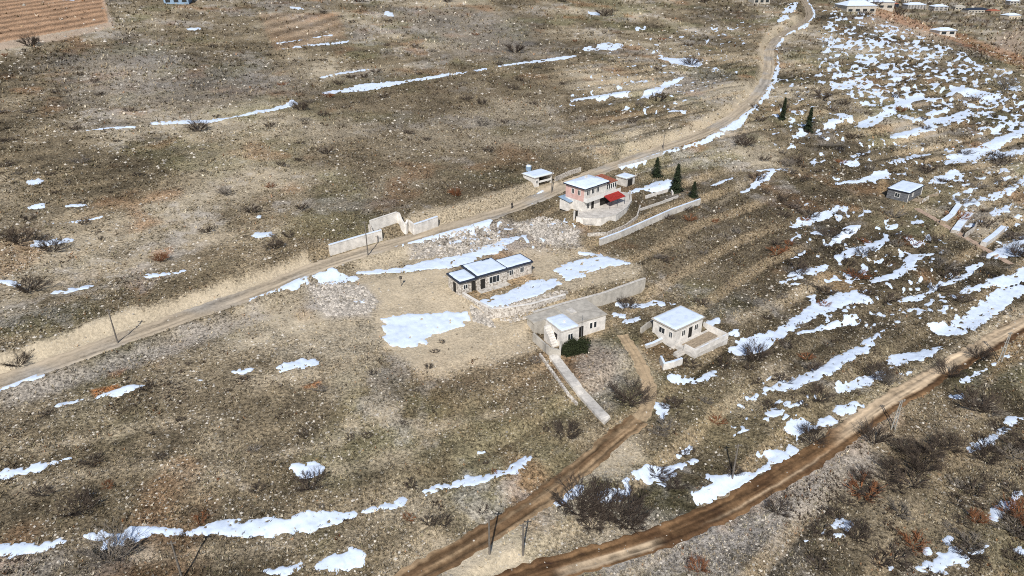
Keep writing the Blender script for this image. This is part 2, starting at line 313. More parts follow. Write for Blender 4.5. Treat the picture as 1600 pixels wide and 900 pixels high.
# ------------------------------------------------------------------ ground tints (what the soil itself is made of)
BEIGE = (.51, .43, .315); CREAM = (.56, .48, .36); GREY = (.40, .37, .34); DARK = (.115, .09, .06); RUST = (.42, .16, .05)
REDSOIL = (.46, .29, .18); OCHRE = (.40, .28, .16); OLIVE = (.17, .145, .07); PINK = (.45, .35, .27); BROWN = (.22, .14, .08)
TINTS = [  # (strip or outline, colour, softness m, strength)
 ('s',[(-160,632,9),(0,580,10),(100,542,11),(210,505,10),(300,478,9),(400,443,9),(480,412,8)], CREAM, 1.0, .85),
 ('s',[(640,352,8),(700,340,8),(780,318,9),(830,300,7),(880,285,5)], BEIGE, 1.0, .7),
 ('s',[(975,243,7),(1040,222,6),(1096,200,6),(1150,168,7),(1180,140,6),(1192,105,5),(1190,75,5),(1205,52,4),(1240,32,3)], BEIGE, 1.0, .7),
 ('s',[(0,618,10),(100,590,12),(200,560,14),(300,520,12),(400,485,10)], GREY, 2.0, .6),
 ('p',[(590,475),(640,465),(720,462),(760,492),(820,505),(850,545),(800,560),(735,570),(700,590),(655,585),(615,555),(590,520)], BEIGE, 1.2, .95),
 ('p',[(560,432),(620,425),(700,418),(722,445),(735,480),(640,478),(600,478),(580,455)], BEIGE, 1.0, .9),
 ('p',[(480,440),(520,432),(570,445),(590,470),(575,490),(510,492),(480,475)], GREY, 1.5, .8),
 ('p',[(560,392),(640,378),(700,385),(720,400),(620,412),(555,415)], BEIGE, 1.5, .5),
 ('p',[(640,372),(700,362),(760,348),(830,340),(910,360),(905,390),(830,400),(770,395),(720,395),(640,395)], GREY, 1.5, .6),
 ('p',[(800,395),(860,385),(930,395),(990,410),(1005,430),(990,445),(890,465),(840,440)], BEIGE, 1.0, .65),
 ('p',[(720,462),(800,430),(840,440),(800,455),(750,480)], OCHRE, 1.0, .6),
 ('p',[(700,870),(760,845),(800,850),(830,880),(780,900),(680,905)], CREAM, 1.0, .8),
 ('p',[(620,845),(680,835),(720,850),(660,890),(590,900)], BEIGE, 1.5, .6),
 ('p',[(925,725),(960,690),(1000,680),(1005,720),(960,745),(925,750)], CREAM, 1.2, .7),
 ('p',[(820,820),(900,800),(1000,820),(1050,815),(950,850),(830,885),(790,870)], BEIGE, 2, .5),
 ('p',[(880,900),(1000,860),(1100,825),(1200,775),(1290,720),(1360,680),(1370,720),(1290,790),(1200,850),(1150,900)], GREY, 2.5, .7),
 ('p',[(1130,620),(1180,610),(1200,640),(1120,650)], BEIGE, 1.5, .5),
 ('p',[(1190,575),(1230,565),(1240,600),(1200,610)], BEIGE, 1.5, .5),
 ('p',[(1270,425),(1310,430),(1350,450),(1345,460),(1290,450)], OCHRE, 1.5, .6),
 ('p',[(960,540),(1030,560),(1030,600),(980,600)], BEIGE, 1.2, .45),
 ('p',[(900,530),(985,545),(980,600),(950,640),(900,600)], GREY, 2.0, .45),
 ('p',[(1000,520),(1060,545),(1065,575),(1030,585),(1000,545)], BROWN, 1.0, .4),
 ('p',[(1368,290),(1385,272),(1390,298),(1375,305)], OCHRE, 1, .7),
 ('p',[(1450,320),(1480,330),(1470,340),(1440,330)], BEIGE, 1, .5),
 ('p',[(1520,340),(1560,335),(1555,370),(1530,380)], BEIGE, 1, .6),
 ('p',[(1540,600),(1600,560),(1600,530),(1560,520)], OCHRE, 1, .5),
 ('p',[(140,606),(185,598),(190,607),(150,618)], RUST, .4, .75),('p',[(165,575),(195,570),(190,588),(168,586)], RUST, .6, .35),
 ('p',[(470,607),(500,598),(500,606),(478,612)], RUST, .4, .7),
 ('p',[(235,395),(270,385),(272,400),(250,410)], RUST, .6, .35),
 ('p',[(0,0),(-200,0),(-200,110),(0,66),(170,36),(160,-10)], REDSOIL, .6, .95),
 ('s',[(-200,120,5),(0,72,6),(100,56,6),(176,38,4),(163,5,1.6),(160,-20,1)], PINK, .8, .75),
 ('p',[(405,20),(530,20),(540,60),(430,80)], REDSOIL, 2.0, .35),
 ('p',[(480,120),(700,110),(900,130),(960,180),(880,260),(700,330),(560,330),(490,280),(470,200)], DARK, 10, .42),
 ('p',[(1000,340),(1120,300),(1240,340),(1280,430),(1130,480),(1010,420)], DARK, 8, .35),
 ('p',[(200,570),(420,560),(380,640),(260,660),(150,640)], DARK, 6, .30),
 ('p',[(200,420),(420,330),(560,330),(500,400),(420,440)], OCHRE, 10, .12),
 ('p',[(860,520),(560,600),(560,660),(860,600)], BROWN, 8, .2),
 ('p',[(640,640),(860,620),(900,700),(700,740)], BROWN, 9, .25),
 ('p',[(380,590),(500,575),(470,600),(400,610)], BEIGE, 2, .7),('p',[(540,665),(630,630),(600,660),(500,690)], BEIGE, 2, .7),('p',[(500,735),(600,705),(680,695),(620,725),(520,750)], BEIGE, 2, .7),
 ('s',[(660,905,8),(760,858,8),(880,778,7),(950,725,7)], CREAM, 1.2, .5),('s',[(1130,822,7),(1230,765,8),(1330,698,7),(1400,648,6)], PINK, 1.2, .6),('s',[(1170,745,3),(1260,690,4),(1400,598,4),(1500,540,5),(1600,478,6)], BEIGE, 1.0, .6),
 ('s',[(0,700,4),(120,690,5),(230,665,4),(330,650,3)], BEIGE, 1.5, .55),('s',[(40,760,5),(150,740,6),(300,735,5)], BEIGE, 2, .5),
 ('s',[(140,860,6),(260,870,8),(380,862,6),(470,850,5)], BEIGE, 2, .5),('s',[(560,840,6),(640,800,5),(700,780,4)], BEIGE, 2, .45),('s',[(620,690,3),(700,660,4),(790,640,3)], BEIGE, 1.5, .6),
 ('s',[(1150,500,4),(1220,470,5),(1290,440,5)], BEIGE, 1.5, .5),('s',[(1160,290,4),(1120,320,3)], BEIGE, 1.5, .4),('s',[(1370,690,6),(1450,690,5),(1540,640,4)], BEIGE, 2, .5),
 ('s',[(1040,260,4),(1100,245,5),(1150,225,4)], GREY, 1.5, .6),('s',[(560,680,4),(500,700,5),(420,715,3)], BEIGE, 1.5, .6),('s',[(1180,770,5),(1260,745,8),(1300,720,5)], GREY, 2, .6),
 ('p',[(300,210),(420,200),(460,300),(330,330)], BEIGE, 10, .25),('p',[(60,100),(240,60),(300,100),(200,150)], GREY, 12, .3),
 ('p',[(1240,790),(1600,700),(1600,900),(1240,900)], BEIGE, 12, .15),('p',[(1400,660),(1500,640),(1500,740),(1400,740)], BROWN, 8, .2),
 ('p',[(1050,600),(1250,640),(1200,720),(1080,720)], OLIVE, 8, .35),('p',[(1290,600),(1440,580),(1380,620),(1280,640)], OLIVE, 4, .4),
 ('p',[(1330,30),(1600,40),(1600,80),(1480,70),(1380,50)], PINK, 10, .6),('p',[(1335,15),(1480,60),(1620,115),(1620,95),(1480,45),(1350,5)], RUST, 6, .35),
 ('p',[(100,120),(420,100),(480,140),(300,180),(120,180)], GREY, 15, .25),('p',[(600,10),(800,20),(860,90),(700,90)], GREY, 15, .3),
 ('p',[(-50,330),(160,320),(240,420),(60,480),(-50,470)], BEIGE, 10, .2),
]
tint_w = []
for kind, P, c, soft, st in TINTS:
    poly = atm(strip_poly(P) if kind == 's' else P)[:, :2]
    tint_w.append((poly, np.array(c), soft, st))
field_poly = tint_w[[i for i, t in enumerate(TINTS) if t[2] is REDSOIL][0]][0]
field2_poly = atm([(395, 15), (530, 18), (545, 62), (430, 82)])[:, :2]
def ground_colour(x, y):
    shp = x.shape; x = x.ravel(); y = y.ravel()
    n = len(x)
    a = fbm(x / 34, y / 34, 81, 4)[:, None]; b = fbm(x / 9, y / 9, 85, 4)[:, None]; c = fbm(x / 2.2, y / 2.2, 89, 3)[:, None]
    base = np.array([.27, .205, .118]) * np.ones((n, 1))
    base = base + (np.array([.33, .265, .17]) - base) * ss(-.05, .22, a + .4 * b)
    base = base + (np.array([.165, .125, .07]) - base) * ss(.02, .24, -a + .5 * b) * .9
    base = base + (np.array([.19, .165, .08]) - base) * ss(.04, .25, fbm(x / 20, y / 20, 93, 3))[:, None] * .7
    base = base + (np.array([.31, .17, .08]) - base) * ss(.12, .3, fbm(x / 14, y / 14, 97, 3))[:, None] * .6
    base = base + (np.array([.32, .29, .25]) - base) * ss(.10, .28, fbm(x / 17, y / 17, 101, 3) + .5 * c[:, 0])[:, None] * .4
    base = base * (1 + 1.3 * a + 1.1 * b + .9 * c) * np.array([.87, .93, 1.08])
    # eroded bare banks between the terraces
    t = -.57 * x + .82 * (y - Y0) + 9 * fbm(x / 45, y / 45, 21, 2) + 30 * fbm(x / 190, y / 190, 23, 2); sw = (t / 9.0) % 1.0
    bk = ss(.70, .78, sw + .12 * c[:, 0]) * ss(1.02, .92, sw) * ss(-.12, .14, fbm(x / 26, y / 26, 111, 3))
    tw_ = .30 + .70 * ss(-20, 30, x - .1 * y + 10)
    bk = bk * ss(500, 250, np.hypot(x, y)) * tw_
    base = base + (np.array([.40, .31, .20]) - base) * (.60 * bk)[:, None]
    dk = ss(.52, .68, sw) * ss(.78, .70, sw) * ss(-.1, .15, fbm(x / 20, y / 20, 115, 3))
    base = base * (1 - .55 * dk * tw_)[:, None]
    n4 = fbm(x / 3, y / 3, 105, 3)
    for poly, col, soft, st in tint_w:
        m = soft * 2 + 2
        bb = (x > poly[:, 0].min() - m) & (x < poly[:, 0].max() + m) & (y > poly[:, 1].min() - m) & (y < poly[:, 1].max() + m)
        if not bb.any(): continue
        s = poly_sdf(x[bb], y[bb], poly) + n4[bb] * soft * 1.8
        wgt = (ss(-soft, soft, s) * st)[:, None]
        base[bb] = base[bb] * (1 - wgt) + col * (1 + .35 * n4[bb][:, None]) * wgt
    # furrows of the ploughed field, following its lower edge
    s = poly_sdf(x, y, field_poly)
    fd = (np.array(field_poly[3]) - np.array(field_poly[4])); fd = fd / np.linalg.norm(fd)
    fr = (x * -fd[1] + y * fd[0])
    m = (ss(0, 2, s) * (.5 + .5 * np.sin(fr * 2 * math.pi / 9.0 + 2 * n4)))[:, None]
    base = base * (1 - .55 * m)
    s = poly_sdf(x, y, field2_poly)
    m = (ss(-6, 6, s) * (.5 + .5 * np.sin(fr * 2 * math.pi / 13.0 + 3 * n4)))[:, None]
    base = base * (1 - .5 * m)
    return np.clip(base, .02, .8).reshape(shp + (3,))

# ------------------------------------------------------------------ materials
def newmat(name):
    m = bpy.data.materials.new(name); m.use_nodes = True
    return m, m.node_tree.nodes, m.node_tree.links, m.node_tree.nodes['Principled BSDF']
def setb(b, rough=.9, spec=.2, metal=0):
    b.inputs['Roughness'].default_value = rough; b.inputs['Specular IOR Level'].default_value = spec; b.inputs['Metallic'].default_value = metal
def mat(name, col, rough=.85, var=.25, scale=1.5, bump=.15, spec=.25, metal=0, col2=None, stretch=None, detail=6):
    m, N, L, b = newmat(name); setb(b, rough, spec, metal)
    tc = N.new('ShaderNodeTexCoord'); src = tc.outputs['Object']
    if stretch:
        mp = N.new('ShaderNodeMapping'); mp.inputs['Scale'].default_value = stretch; L.new(src, mp.inputs[0]); src = mp.outputs[0]
    nz = N.new('ShaderNodeTexNoise'); nz.inputs['Scale'].default_value = scale; nz.inputs['Detail'].default_value = detail
    nz.inputs['Roughness'].default_value = .65; L.new(src, nz.inputs['Vector'])
    rp = N.new('ShaderNodeValToRGB'); L.new(nz.outputs['Fac'], rp.inputs[0])
    c2 = col2 or tuple(c * (1 - var) for c in col)
    rp.color_ramp.elements[0].position = .34; rp.color_ramp.elements[1].position = .64
    rp.color_ramp.elements[0].color = (*c2, 1); rp.color_ramp.elements[1].color = (*col, 1)
    L.new(rp.outputs[0], b.inputs['Base Color'])
    if bump:
        bp = N.new('ShaderNodeBump'); bp.inputs['Strength'].default_value = bump; bp.inputs['Distance'].default_value = .05
        L.new(nz.outputs['Fac'], bp.inputs['Height']); L.new(bp.outputs[0], b.inputs['Normal'])
    return m
def attr_mat(name, fine=2.4, lo=.45, hi=1.55, bump=1.0, dist=.12, voro=True):
    m, N, L, b = newmat(name); setb(b, .95, .1)
    at_ = N.new('ShaderNodeAttribute'); at_.attribute_name = 'Col'
    tc = N.new('ShaderNodeTexCoord')
    nz = N.new('ShaderNodeTexNoise'); nz.inputs['Scale'].default_value = fine; nz.inputs['Detail'].default_value = 5; nz.inputs['Roughness'].default_value = .75
    L.new(tc.outputs['Object'], nz.inputs['Vector'])
    mr = N.new('ShaderNodeMapRange'); mr.inputs['From Min'].default_value = .36; mr.inputs['From Max'].default_value = .64
    mr.inputs['To Min'].default_value = lo; mr.inputs['To Max'].default_value = hi; L.new(nz.outputs['Fac'], mr.inputs['Value'])
    bw = N.new('ShaderNodeRGBToBW'); L.new(at_.outputs['Color'], bw.inputs[0])      # bare pale earth is finer grained than turf
    br = N.new('ShaderNodeMapRange'); br.inputs['From Min'].default_value = .28; br.inputs['From Max'].default_value = .42; br.inputs['To Max'].default_value = .72; L.new(bw.outputs[0], br.inputs['Value'])
    mf = N.new('ShaderNodeMix'); L.new(br.outputs[0], mf.inputs['Factor']); L.new(mr.outputs[0], mf.inputs['A']); mf.inputs['B'].default_value = 1.0
    mx = N.new('ShaderNodeVectorMath'); mx.operation = 'SCALE'; L.new(at_.outputs['Color'], mx.inputs[0]); L.new(mf.outputs[0], mx.inputs['Scale'])
    out = mx.outputs[0]
    if voro:
        vo = N.new('ShaderNodeTexVoronoi'); vo.inputs['Scale'].default_value = 1.7; L.new(tc.outputs['Object'], vo.inputs['Vector'])
        r2 = N.new('ShaderNodeMapRange'); r2.inputs['From Min'].default_value = .13; r2.inputs['From Max'].default_value = .24
        r2.inputs['To Min'].default_value = 1; r2.inputs['To Max'].default_value = 0; L.new(vo.outputs['Distance'], r2.inputs['Value'])
        sep = N.new('ShaderNodeSeparateColor'); L.new(vo.outputs['Color'], sep.inputs[0])
        gt = N.new('ShaderNodeMath'); gt.operation = 'GREATER_THAN'; gt.inputs[1].default_value = .55; L.new(sep.outputs[0], gt.inputs[0])
        ml = N.new('ShaderNodeMath'); ml.operation = 'MULTIPLY'; L.new(gt.outputs[0], ml.inputs[0]); L.new(r2.outputs[0], ml.inputs[1])
        mm = N.new('ShaderNodeMix'); mm.data_type = 'RGBA'; L.new(ml.outputs[0], mm.inputs['Factor']); L.new(out, mm.inputs['A'])
        mm.inputs['B'].default_value = (.52, .47, .38, 1); out = mm.outputs['Result']
    L.new(out, b.inputs['Base Color'])
    bp = N.new('ShaderNodeBump'); bp.inputs['Strength'].default_value = bump; bp.inputs['Distance'].default_value = dist
    bs = N.new('ShaderNodeMapRange'); bs.inputs['To Min'].default_value = bump; bs.inputs['To Max'].default_value = bump * .45; L.new(br.outputs[0], bs.inputs['Value']); L.new(bs.outputs[0], bp.inputs['Strength'])
    L.new(nz.outputs['Fac'], bp.inputs['Height']); L.new(bp.outputs[0], b.inputs['Normal'])
    return m
M = {}
M['ground'] = attr_mat('soil', 2.3, .22, 1.9, 1.0, .3)
M['road'] = attr_mat('dirt_track', 1.6, .72, 1.25, .5, .06, voro=False)
M['tuft'] = attr_mat('dry_stems', 3, .8, 1.2, 0, .01, voro=False)
m, N, L, b = newmat('snow'); setb(b, .6, .3); b.inputs['Base Color'].default_value = (.80, .85, .93, 1)
tc = N.new('ShaderNodeTexCoord'); nz = N.new('ShaderNodeTexNoise'); nz.inputs['Scale'].default_value = .9; nz.inputs['Detail'].default_value = 5
L.new(tc.outputs['Object'], nz.inputs['Vector']); bp = N.new('ShaderNodeBump'); bp.inputs['Strength'].default_value = .5; bp.inputs['Distance'].default_value = .1
L.new(nz.outputs['Fac'], bp.inputs['Height']); L.new(bp.outputs[0], b.inputs['Normal'])
rp = N.new('ShaderNodeValToRGB'); rp.color_ramp.elements[0].position = .3; rp.color_ramp.elements[0].color = (.56, .65, .80, 1)
rp.color_ramp.elements[1].position = .5; rp.color_ramp.elements[1].color = (.66, .76, .92, 1)
L.new(nz.outputs['Fac'], rp.inputs[0]); L.new(rp.outputs[0], b.inputs['Base Color']); M['snow'] = m
M['plaster'] = mat('white_plaster', (.78, .75, .71), var=.35, scale=.9, bump=.3)
M['pink'] = mat('pink_plaster', (.66, .44, .40), var=.25, scale=1)
M['concrete'] = mat('concrete', (.50, .47, .42), var=.35, scale=.8, bump=.3)
M['pale_concrete'] = mat('pale_concrete', (.64, .61, .57), var=.38, scale=1.1, bump=.3)
M['stone'] = mat('stone_masonry', (.68, .64, .59), col2=(.22, .19, .16), scale=2.6, bump=.7, detail=3)
M['darktrim'] = mat('dark_fascia', (.035, .045, .07), var=.4, rough=.5)
M['glass'] = mat('window_glass', (.03, .04, .05), var=.5, rough=.12, spec=.6, bump=0)
M['white'] = mat('white_paint', (.74, .73, .71), var=.12)
M['logs'] = mat('dark_logs', (.20, .21, .23), col2=(.05, .05, .055), scale=4, stretch=(.3, .3, 2.4), bump=.5)
M['wood'] = mat('weathered_wood', (.42, .34, .25), var=.5, scale=3, stretch=(.4, 2, 1))
M['pole'] = mat('grey_pole_wood', (.20, .18, .16), var=.5, scale=3, stretch=(2, 2, .3))
M['polec'] = mat('pale_pole_concrete', (.40, .39, .36), var=.3, scale=3)
M['red'] = mat('red_awning', (.38, .035, .03), var=.45, scale=2, rough=.7)
M['tile'] = mat('red_roof_tiles', (.38, .13, .08), var=.5, scale=3)
M['blue'] = mat('blue_sheet', (.28, .40, .55), var=.3, scale=1)
M['green'] = mat('green_sheet', (.06, .17, .12), var=.3, scale=1)
M['dark'] = mat('dark_interior', (.03, .028, .026), var=.4)
M['twig'] = mat('bare_twigs', (.085, .065, .052), var=.5, scale=4)
M['twig_red'] = mat('rusty_twigs', (.26, .11, .05), var=.5, scale=4)
M['twig_grey'] = mat('grey_twigs', (.21, .185, .16), var=.5, scale=4)
M['bark'] = mat('bark', (.10, .08, .065), var=.5, scale=5)
M['needle'] = mat('dark_needles', (.028, .042, .02), var=.6, scale=3)
M['leafy'] = mat('evergreen_leaves', (.035, .045, .018), var=.6, scale=3)
M['cloth'] = mat('dark_clothing', (.03, .03, .035), var=.3); M['skin'] = mat('skin', (.45, .27, .2), var=.1); M['hair'] = mat('dark_hair', (.02, .015, .01), var=.2)
M['path'] = mat('pinkish_path', (.34, .25, .20), var=.4, scale=2)
M['farwall'] = mat('grey_render', (.42, .40, .38), var=.3)
M['steel'] = mat('galvanised_steel', (.35, .36, .37), var=.2, metal=.6, rough=.5)
M['cream'] = mat('cream_render', (.62, .54, .42), var=.2)

# ------------------------------------------------------------------ helpers
def tag(o, label=None, cat=None, group=None, kind=None):
    if label: o['label'] = label
    if cat: o['category'] = cat
    if group: o['group'] = group
    if kind: o['kind'] = kind
    return o
def empty(name, loc, rz=0):
    o = bpy.data.objects.new(name, None); COL.objects.link(o); o.location = [float(v) for v in loc]; o.rotation_euler = (0, 0, rz)
    o.empty_display_size = .5
    return o
def mesh_np(name, V, Fc, m, parent=None, cols=None, smooth=False, link=True):
    V = np.asarray(V, np.float32); Fc = np.asarray(Fc, np.int32)
    me = bpy.data.meshes.new(name)
    me.vertices.add(len(V)); me.vertices.foreach_set('co', V.ravel())
    k = Fc.shape[1]; me.loops.add(Fc.size); me.loops.foreach_set('vertex_index', Fc.ravel())
    me.polygons.add(len(Fc)); me.polygons.foreach_set('loop_start', np.arange(0, Fc.size, k, dtype=np.int32))
    if smooth: me.polygons.foreach_set('use_smooth', np.ones(len(Fc), bool))
    me.update(calc_edges=True)
    if cols is not None:
        at_ = me.color_attributes.new('Col', 'FLOAT_COLOR', 'POINT')
        at_.data.foreach_set('color', np.concatenate([cols, np.ones((len(cols), 1))], 1).astype(np.float32).ravel())
    me.materials.append(m)
    o = bpy.data.objects.new(name, me)
    if link: COL.objects.link(o)
    if parent: o.parent = parent
    return o
class MB:
    def __init__(s): s.V = []; s.F = []
    def poly(s, pts, faces):
        k = len(s.V); s.V += [tuple(float(c) for c in p) for p in pts]; s.F += [tuple(i + k for i in f) for f in faces]
    def box(s, x0, x1, y0, y1, z0, z1):
        s.poly([(x0,y0,z0),(x1,y0,z0),(x1,y1,z0),(x0,y1,z0),(x0,y0,z1),(x1,y0,z1),(x1,y1,z1),(x0,y1,z1)],
               [(3,2,1,0),(4,5,6,7),(0,1,5,4),(1,2,6,5),(2,3,7,6),(3,0,4,7)]); return s
    def tube(s, a, b, r0, r1, n=6):
        a = Vector(a); b = Vector(b); d = (b - a).normalized(); u = d.orthogonal().normalized(); v = d.cross(u)
        P = [a + (u * math.cos(2 * math.pi * i / n) + v * math.sin(2 * math.pi * i / n)) * r0 for i in range(n)] + \
            [b + (u * math.cos(2 * math.pi * i / n) + v * math.sin(2 * math.pi * i / n)) * r1 for i in range(n)]
        s.poly(P, [(i, (i + 1) % n, n + (i + 1) % n, n + i) for i in range(n)] + [tuple(range(n))[::-1], tuple(range(n, 2 * n))]); return s
    def build(s, name, m, parent=None, bevel=0, smooth=False):
        me = bpy.data.meshes.new(name); me.from_pydata(s.V, [], s.F); me.materials.append(m); me.update()
        if smooth: me.polygons.foreach_set('use_smooth', [True] * len(me.polygons))
        o = bpy.data.objects.new(name, me); COL.objects.link(o)
        if parent: o.parent = parent
        if bevel:
            b_ = o.modifiers.new('bevel', 'BEVEL'); b_.width = bevel; b_.segments = 2
        return o
def box(name, m, parent, x0, x1, y0, y1, z0, z1, bevel=0):
    return MB().box(x0, x1, y0, y1, z0, z1).build(name, m, parent, bevel)
def window(parent, x, z, wd, ht, y=0, side='f', m='white', bars=1, name='window'):
    """a framed window set into a wall: frame proud of the wall, pane as its child. side f = front (y=const), l/r = x const"""
    f = MB(); t = .09
    def bx(a0, a1, z0, z1, d0, d1):
        if side == 'f': f.box(a0, a1, y - d1, y - d0, z0, z1)
        elif side == 'l': f.box(y - d1, y - d0, a0, a1, z0, z1)
        else: f.box(y + d0, y + d1, a0, a1, z0, z1)
    bx(x, x + wd, z, z + t, -.02, .07); bx(x, x + wd, z + ht - t, z + ht, -.02, .07)
    bx(x, x + t, z + t, z + ht - t, -.02, .07); bx(x + wd - t, x + wd, z + t, z + ht - t, -.02, .07)
    for k in range(bars):
        cx = x + wd * (k + 1) / (bars + 1); bx(cx - .03, cx + .03, z + t, z + ht - t, -.02, .065)
    o = f.build(name, M[m], parent)
    f = MB(); bx(x + t * .6, x + wd - t * .6, z + t * .6, z + ht - t * .6, -.02, .03); f.build('pane', M['glass'], o)
    return o
def door(parent, x, z, wd, ht, y=0, side='f', m='dark'):
    f = MB()
    if side == 'f': f.box(x, x + wd, y - .05, y + .02, z, z + ht)
    elif side == 'l': f.box(y - .05, y + .02, x, x + wd, z, z + ht)
    else: f.box(y - .02, y + .05, x, x + wd, z, z + ht)
    return f.build('door', M[m], parent)
def frame3(A, B, D, z):
    """front-left, front-right and back-left corners seen in the picture at height z -> origin, rotation, width, depth"""
    a, b_, d = (atz(*q, z)[:2] for q in (A, B, D))
    u = b_ - a; wd = np.linalg.norm(u); u /= wd; v = np.array([-u[1], u[0]])
    return a, math.atan2(u[1], u[0]), wd, abs(float((d - a) @ v))
def snow_slab(parent, x0, x1, y0, y1, z, t=.16, seed=1, slope=None, name='snow_cover'):
    """uneven snow blanket on a flat roof"""
    nx = max(6, int((x1 - x0) / .35)); ny = max(6, int((y1 - y0) / .35))
    X, Yg = np.meshgrid(np.linspace(x0, x1, nx), np.linspace(y0, y1, ny), indexing='ij')
    e = np.minimum(np.minimum(X - x0, x1 - X), np.minimum(Yg - y0, y1 - Yg))
    e = e + .25 * fbm(X / .8 + seed, Yg / .8, seed + 200, 2)
    Z = z - .05 + (t + .05) * ss(-.02, .3, e + .9 * np.clip(-fbm(X / 1.1, Yg / 1.1, seed + 220, 2) - .24, -1, 0) * 0 - 1.6 * np.clip(fbm(X / 1.4, Yg / 1.4, seed + 230, 2) - .20, 0, 1) * (e < 1.2)) + .06 * fbm(X, Yg, seed + 210, 2)
    if slope is not None: Z = Z + slope(X, Yg)
    V = np.stack([X, Yg, Z], -1).reshape(-1, 3)
    i = np.arange(nx - 1)[:, None] * ny + np.arange(ny - 1)[None]; i = i.ravel()
    return mesh_np(name, V, np.stack([i, i + ny, i + ny + 1, i + 1], 1), M['snow'], parent, smooth=True)

# ------------------------------------------------------------------ ground sheet
hslope = 62.0
ys = [18.0]
while ys[-1] < 9000:
    y_ = ys[-1]; ys.append(y_ + 1.75 * (y_ * y_ + (hslope + .05 * min(y_, 500)) ** 2) / (F_PX * (hslope + .05 * min(y_, 500))))
ys = np.array(ys)
sx = np.concatenate([-np.geomspace(4, .86, 16)[:-1], np.arange(-.86, .8601, 1.75 / F_PX), np.geomspace(.86, 4, 16)[1:]])
dep = ys * cp + 60 * sp
GX = sx[:, None] * dep[None]; GY = np.broadcast_to(ys[None], GX.shape).copy()
GX = GX + (vn(GX * 3.1, GY * 3.1, 7) - .5) * .1
GZ = h(GX, GY)
SF = snow_field(GX, GY)
GC = ground_colour(GX, GY)
nI, nJ = GX.shape
print('grid', nI, nJ)
idx = (np.arange(nI - 1)[:, None] * nJ + np.arange(nJ - 1)[None]).ravel()
Q = np.stack([idx, idx + nJ, idx + nJ + 1, idx + 1], 1)
V = np.stack([GX, GY, GZ], -1).reshape(-1, 3)
g = mesh_np('ground', V, Q, M['ground'], cols=GC.reshape(-1, 3), smooth=True); tag(g, kind='structure')
# snow lies as a thin blanket that thins out to nothing at its edges
sf = SF.ravel()
keep = (sf[Q].max(1) > -.25) & (V[Q[:, 0], 1] < 1400)
used = np.unique(Q[keep]); remap = np.full(len(V), -1); remap[used] = np.arange(len(used))
SV = V[used].copy()
fs = sf[used]
th = np.where(fs > 0, .10 * np.tanh(fs * 1.8), np.clip(fs, -1, 0) * .35)
SV[:, 2] += th
sn = mesh_np('snow', SV, remap[Q[keep]], M['snow'], smooth=True)
tag(sn, 'thin melting snow lying in broken strips and patches over the brown hillside', 'snow', kind='stuff')

# ------------------------------------------------------------------ roads: draped strips over the road bed
def road(name, line, hw, colf, mname='road', over=.9):
    L_ = [0]
    for a, b_ in zip(line[:-1], line[1:]): L_.append(L_[-1] + np.linalg.norm(b_ - a))
    L_ = np.array(L_); n = int(L_[-1] / .45)
    s = np.linspace(0, L_[-1], n); cx = np.interp(s, L_, line[:, 0]); cy = np.interp(s, L_, line[:, 1])
    tx = np.gradient(cx); ty = np.gradient(cy)
    for _ in range(3):
        k = np.ones(7) / 7; tx = np.convolve(np.pad(tx, 3, 'edge'), k, 'valid'); ty = np.convolve(np.pad(ty, 3, 'edge'), k, 'valid')
    nn = np.hypot(tx, ty); nx, ny = -ty / nn, tx / nn
    m_ = 19; o = np.linspace(-1, 1, m_)
    w1 = hw + over * .5 + .7 * fbm(s / 5, s * 0, 301, 3) + .9 * fbm(s / .9, s * 0, 303, 3); w2 = hw + over * .5 + .7 * fbm(s / 5, s * 0 + 9, 305, 3) + .9 * fbm(s / .9, s * 0 + 9, 307, 3)
    wv = np.where(o[None] > 0, w1[:, None], w2[:, None])
    X = cx[:, None] + nx[:, None] * o[None] * wv; Yg = cy[:, None] + ny[:, None] * o[None] * wv
    Z = h(X, Yg) + .05 - .12 * ss(.80, 1, abs(o))[None]
    O = np.broadcast_to(o[None], X.shape) ; Sg = np.broadcast_to(s[:, None], X.shape)
    C_ = colf(X, Yg, O, Sg, s[-1])
    Vv = np.stack([X, Yg, Z], -1).reshape(-1, 3)
    i = (np.arange(n - 1)[:, None] * m_ + np.arange(m_ - 1)[None]).ravel()
    ob = mesh_np(name, Vv, np.stack([i, i + m_, i + m_ + 1, i + 1], 1)[:, ::-1], M[mname], cols=np.clip(C_, .02, .8).reshape(-1, 3), smooth=True)
    return tag(ob, kind='structure')
def lerp(a, b_, w_): return np.array(a) * (1 - w_[..., None]) + np.array(b_) * w_[..., None]
def col_up(X, Yg, O, Sg, T):
    c = lerp((.44, .37, .28), (.37, .34, .30), ss(-.1, .2, fbm(X / 8, Yg / 8, 310, 3)))
    r = np.exp(-((abs(O) - .42) / .12) ** 2) * .5 + np.exp(-(O / .12) ** 2) * .25
    c = c * (1 - .40 * r[..., None]) * (1 + .9 * fbm(O * 4, Sg / 6, 312, 3)[..., None])
    far = ss(T * .55, T * .68, Sg)
    return c * (1 - far[..., None]) + np.array([.30, .25, .19]) * (1 + .4 * fbm(O * 4, Sg / 6, 312, 3)[..., None]) * far[..., None]
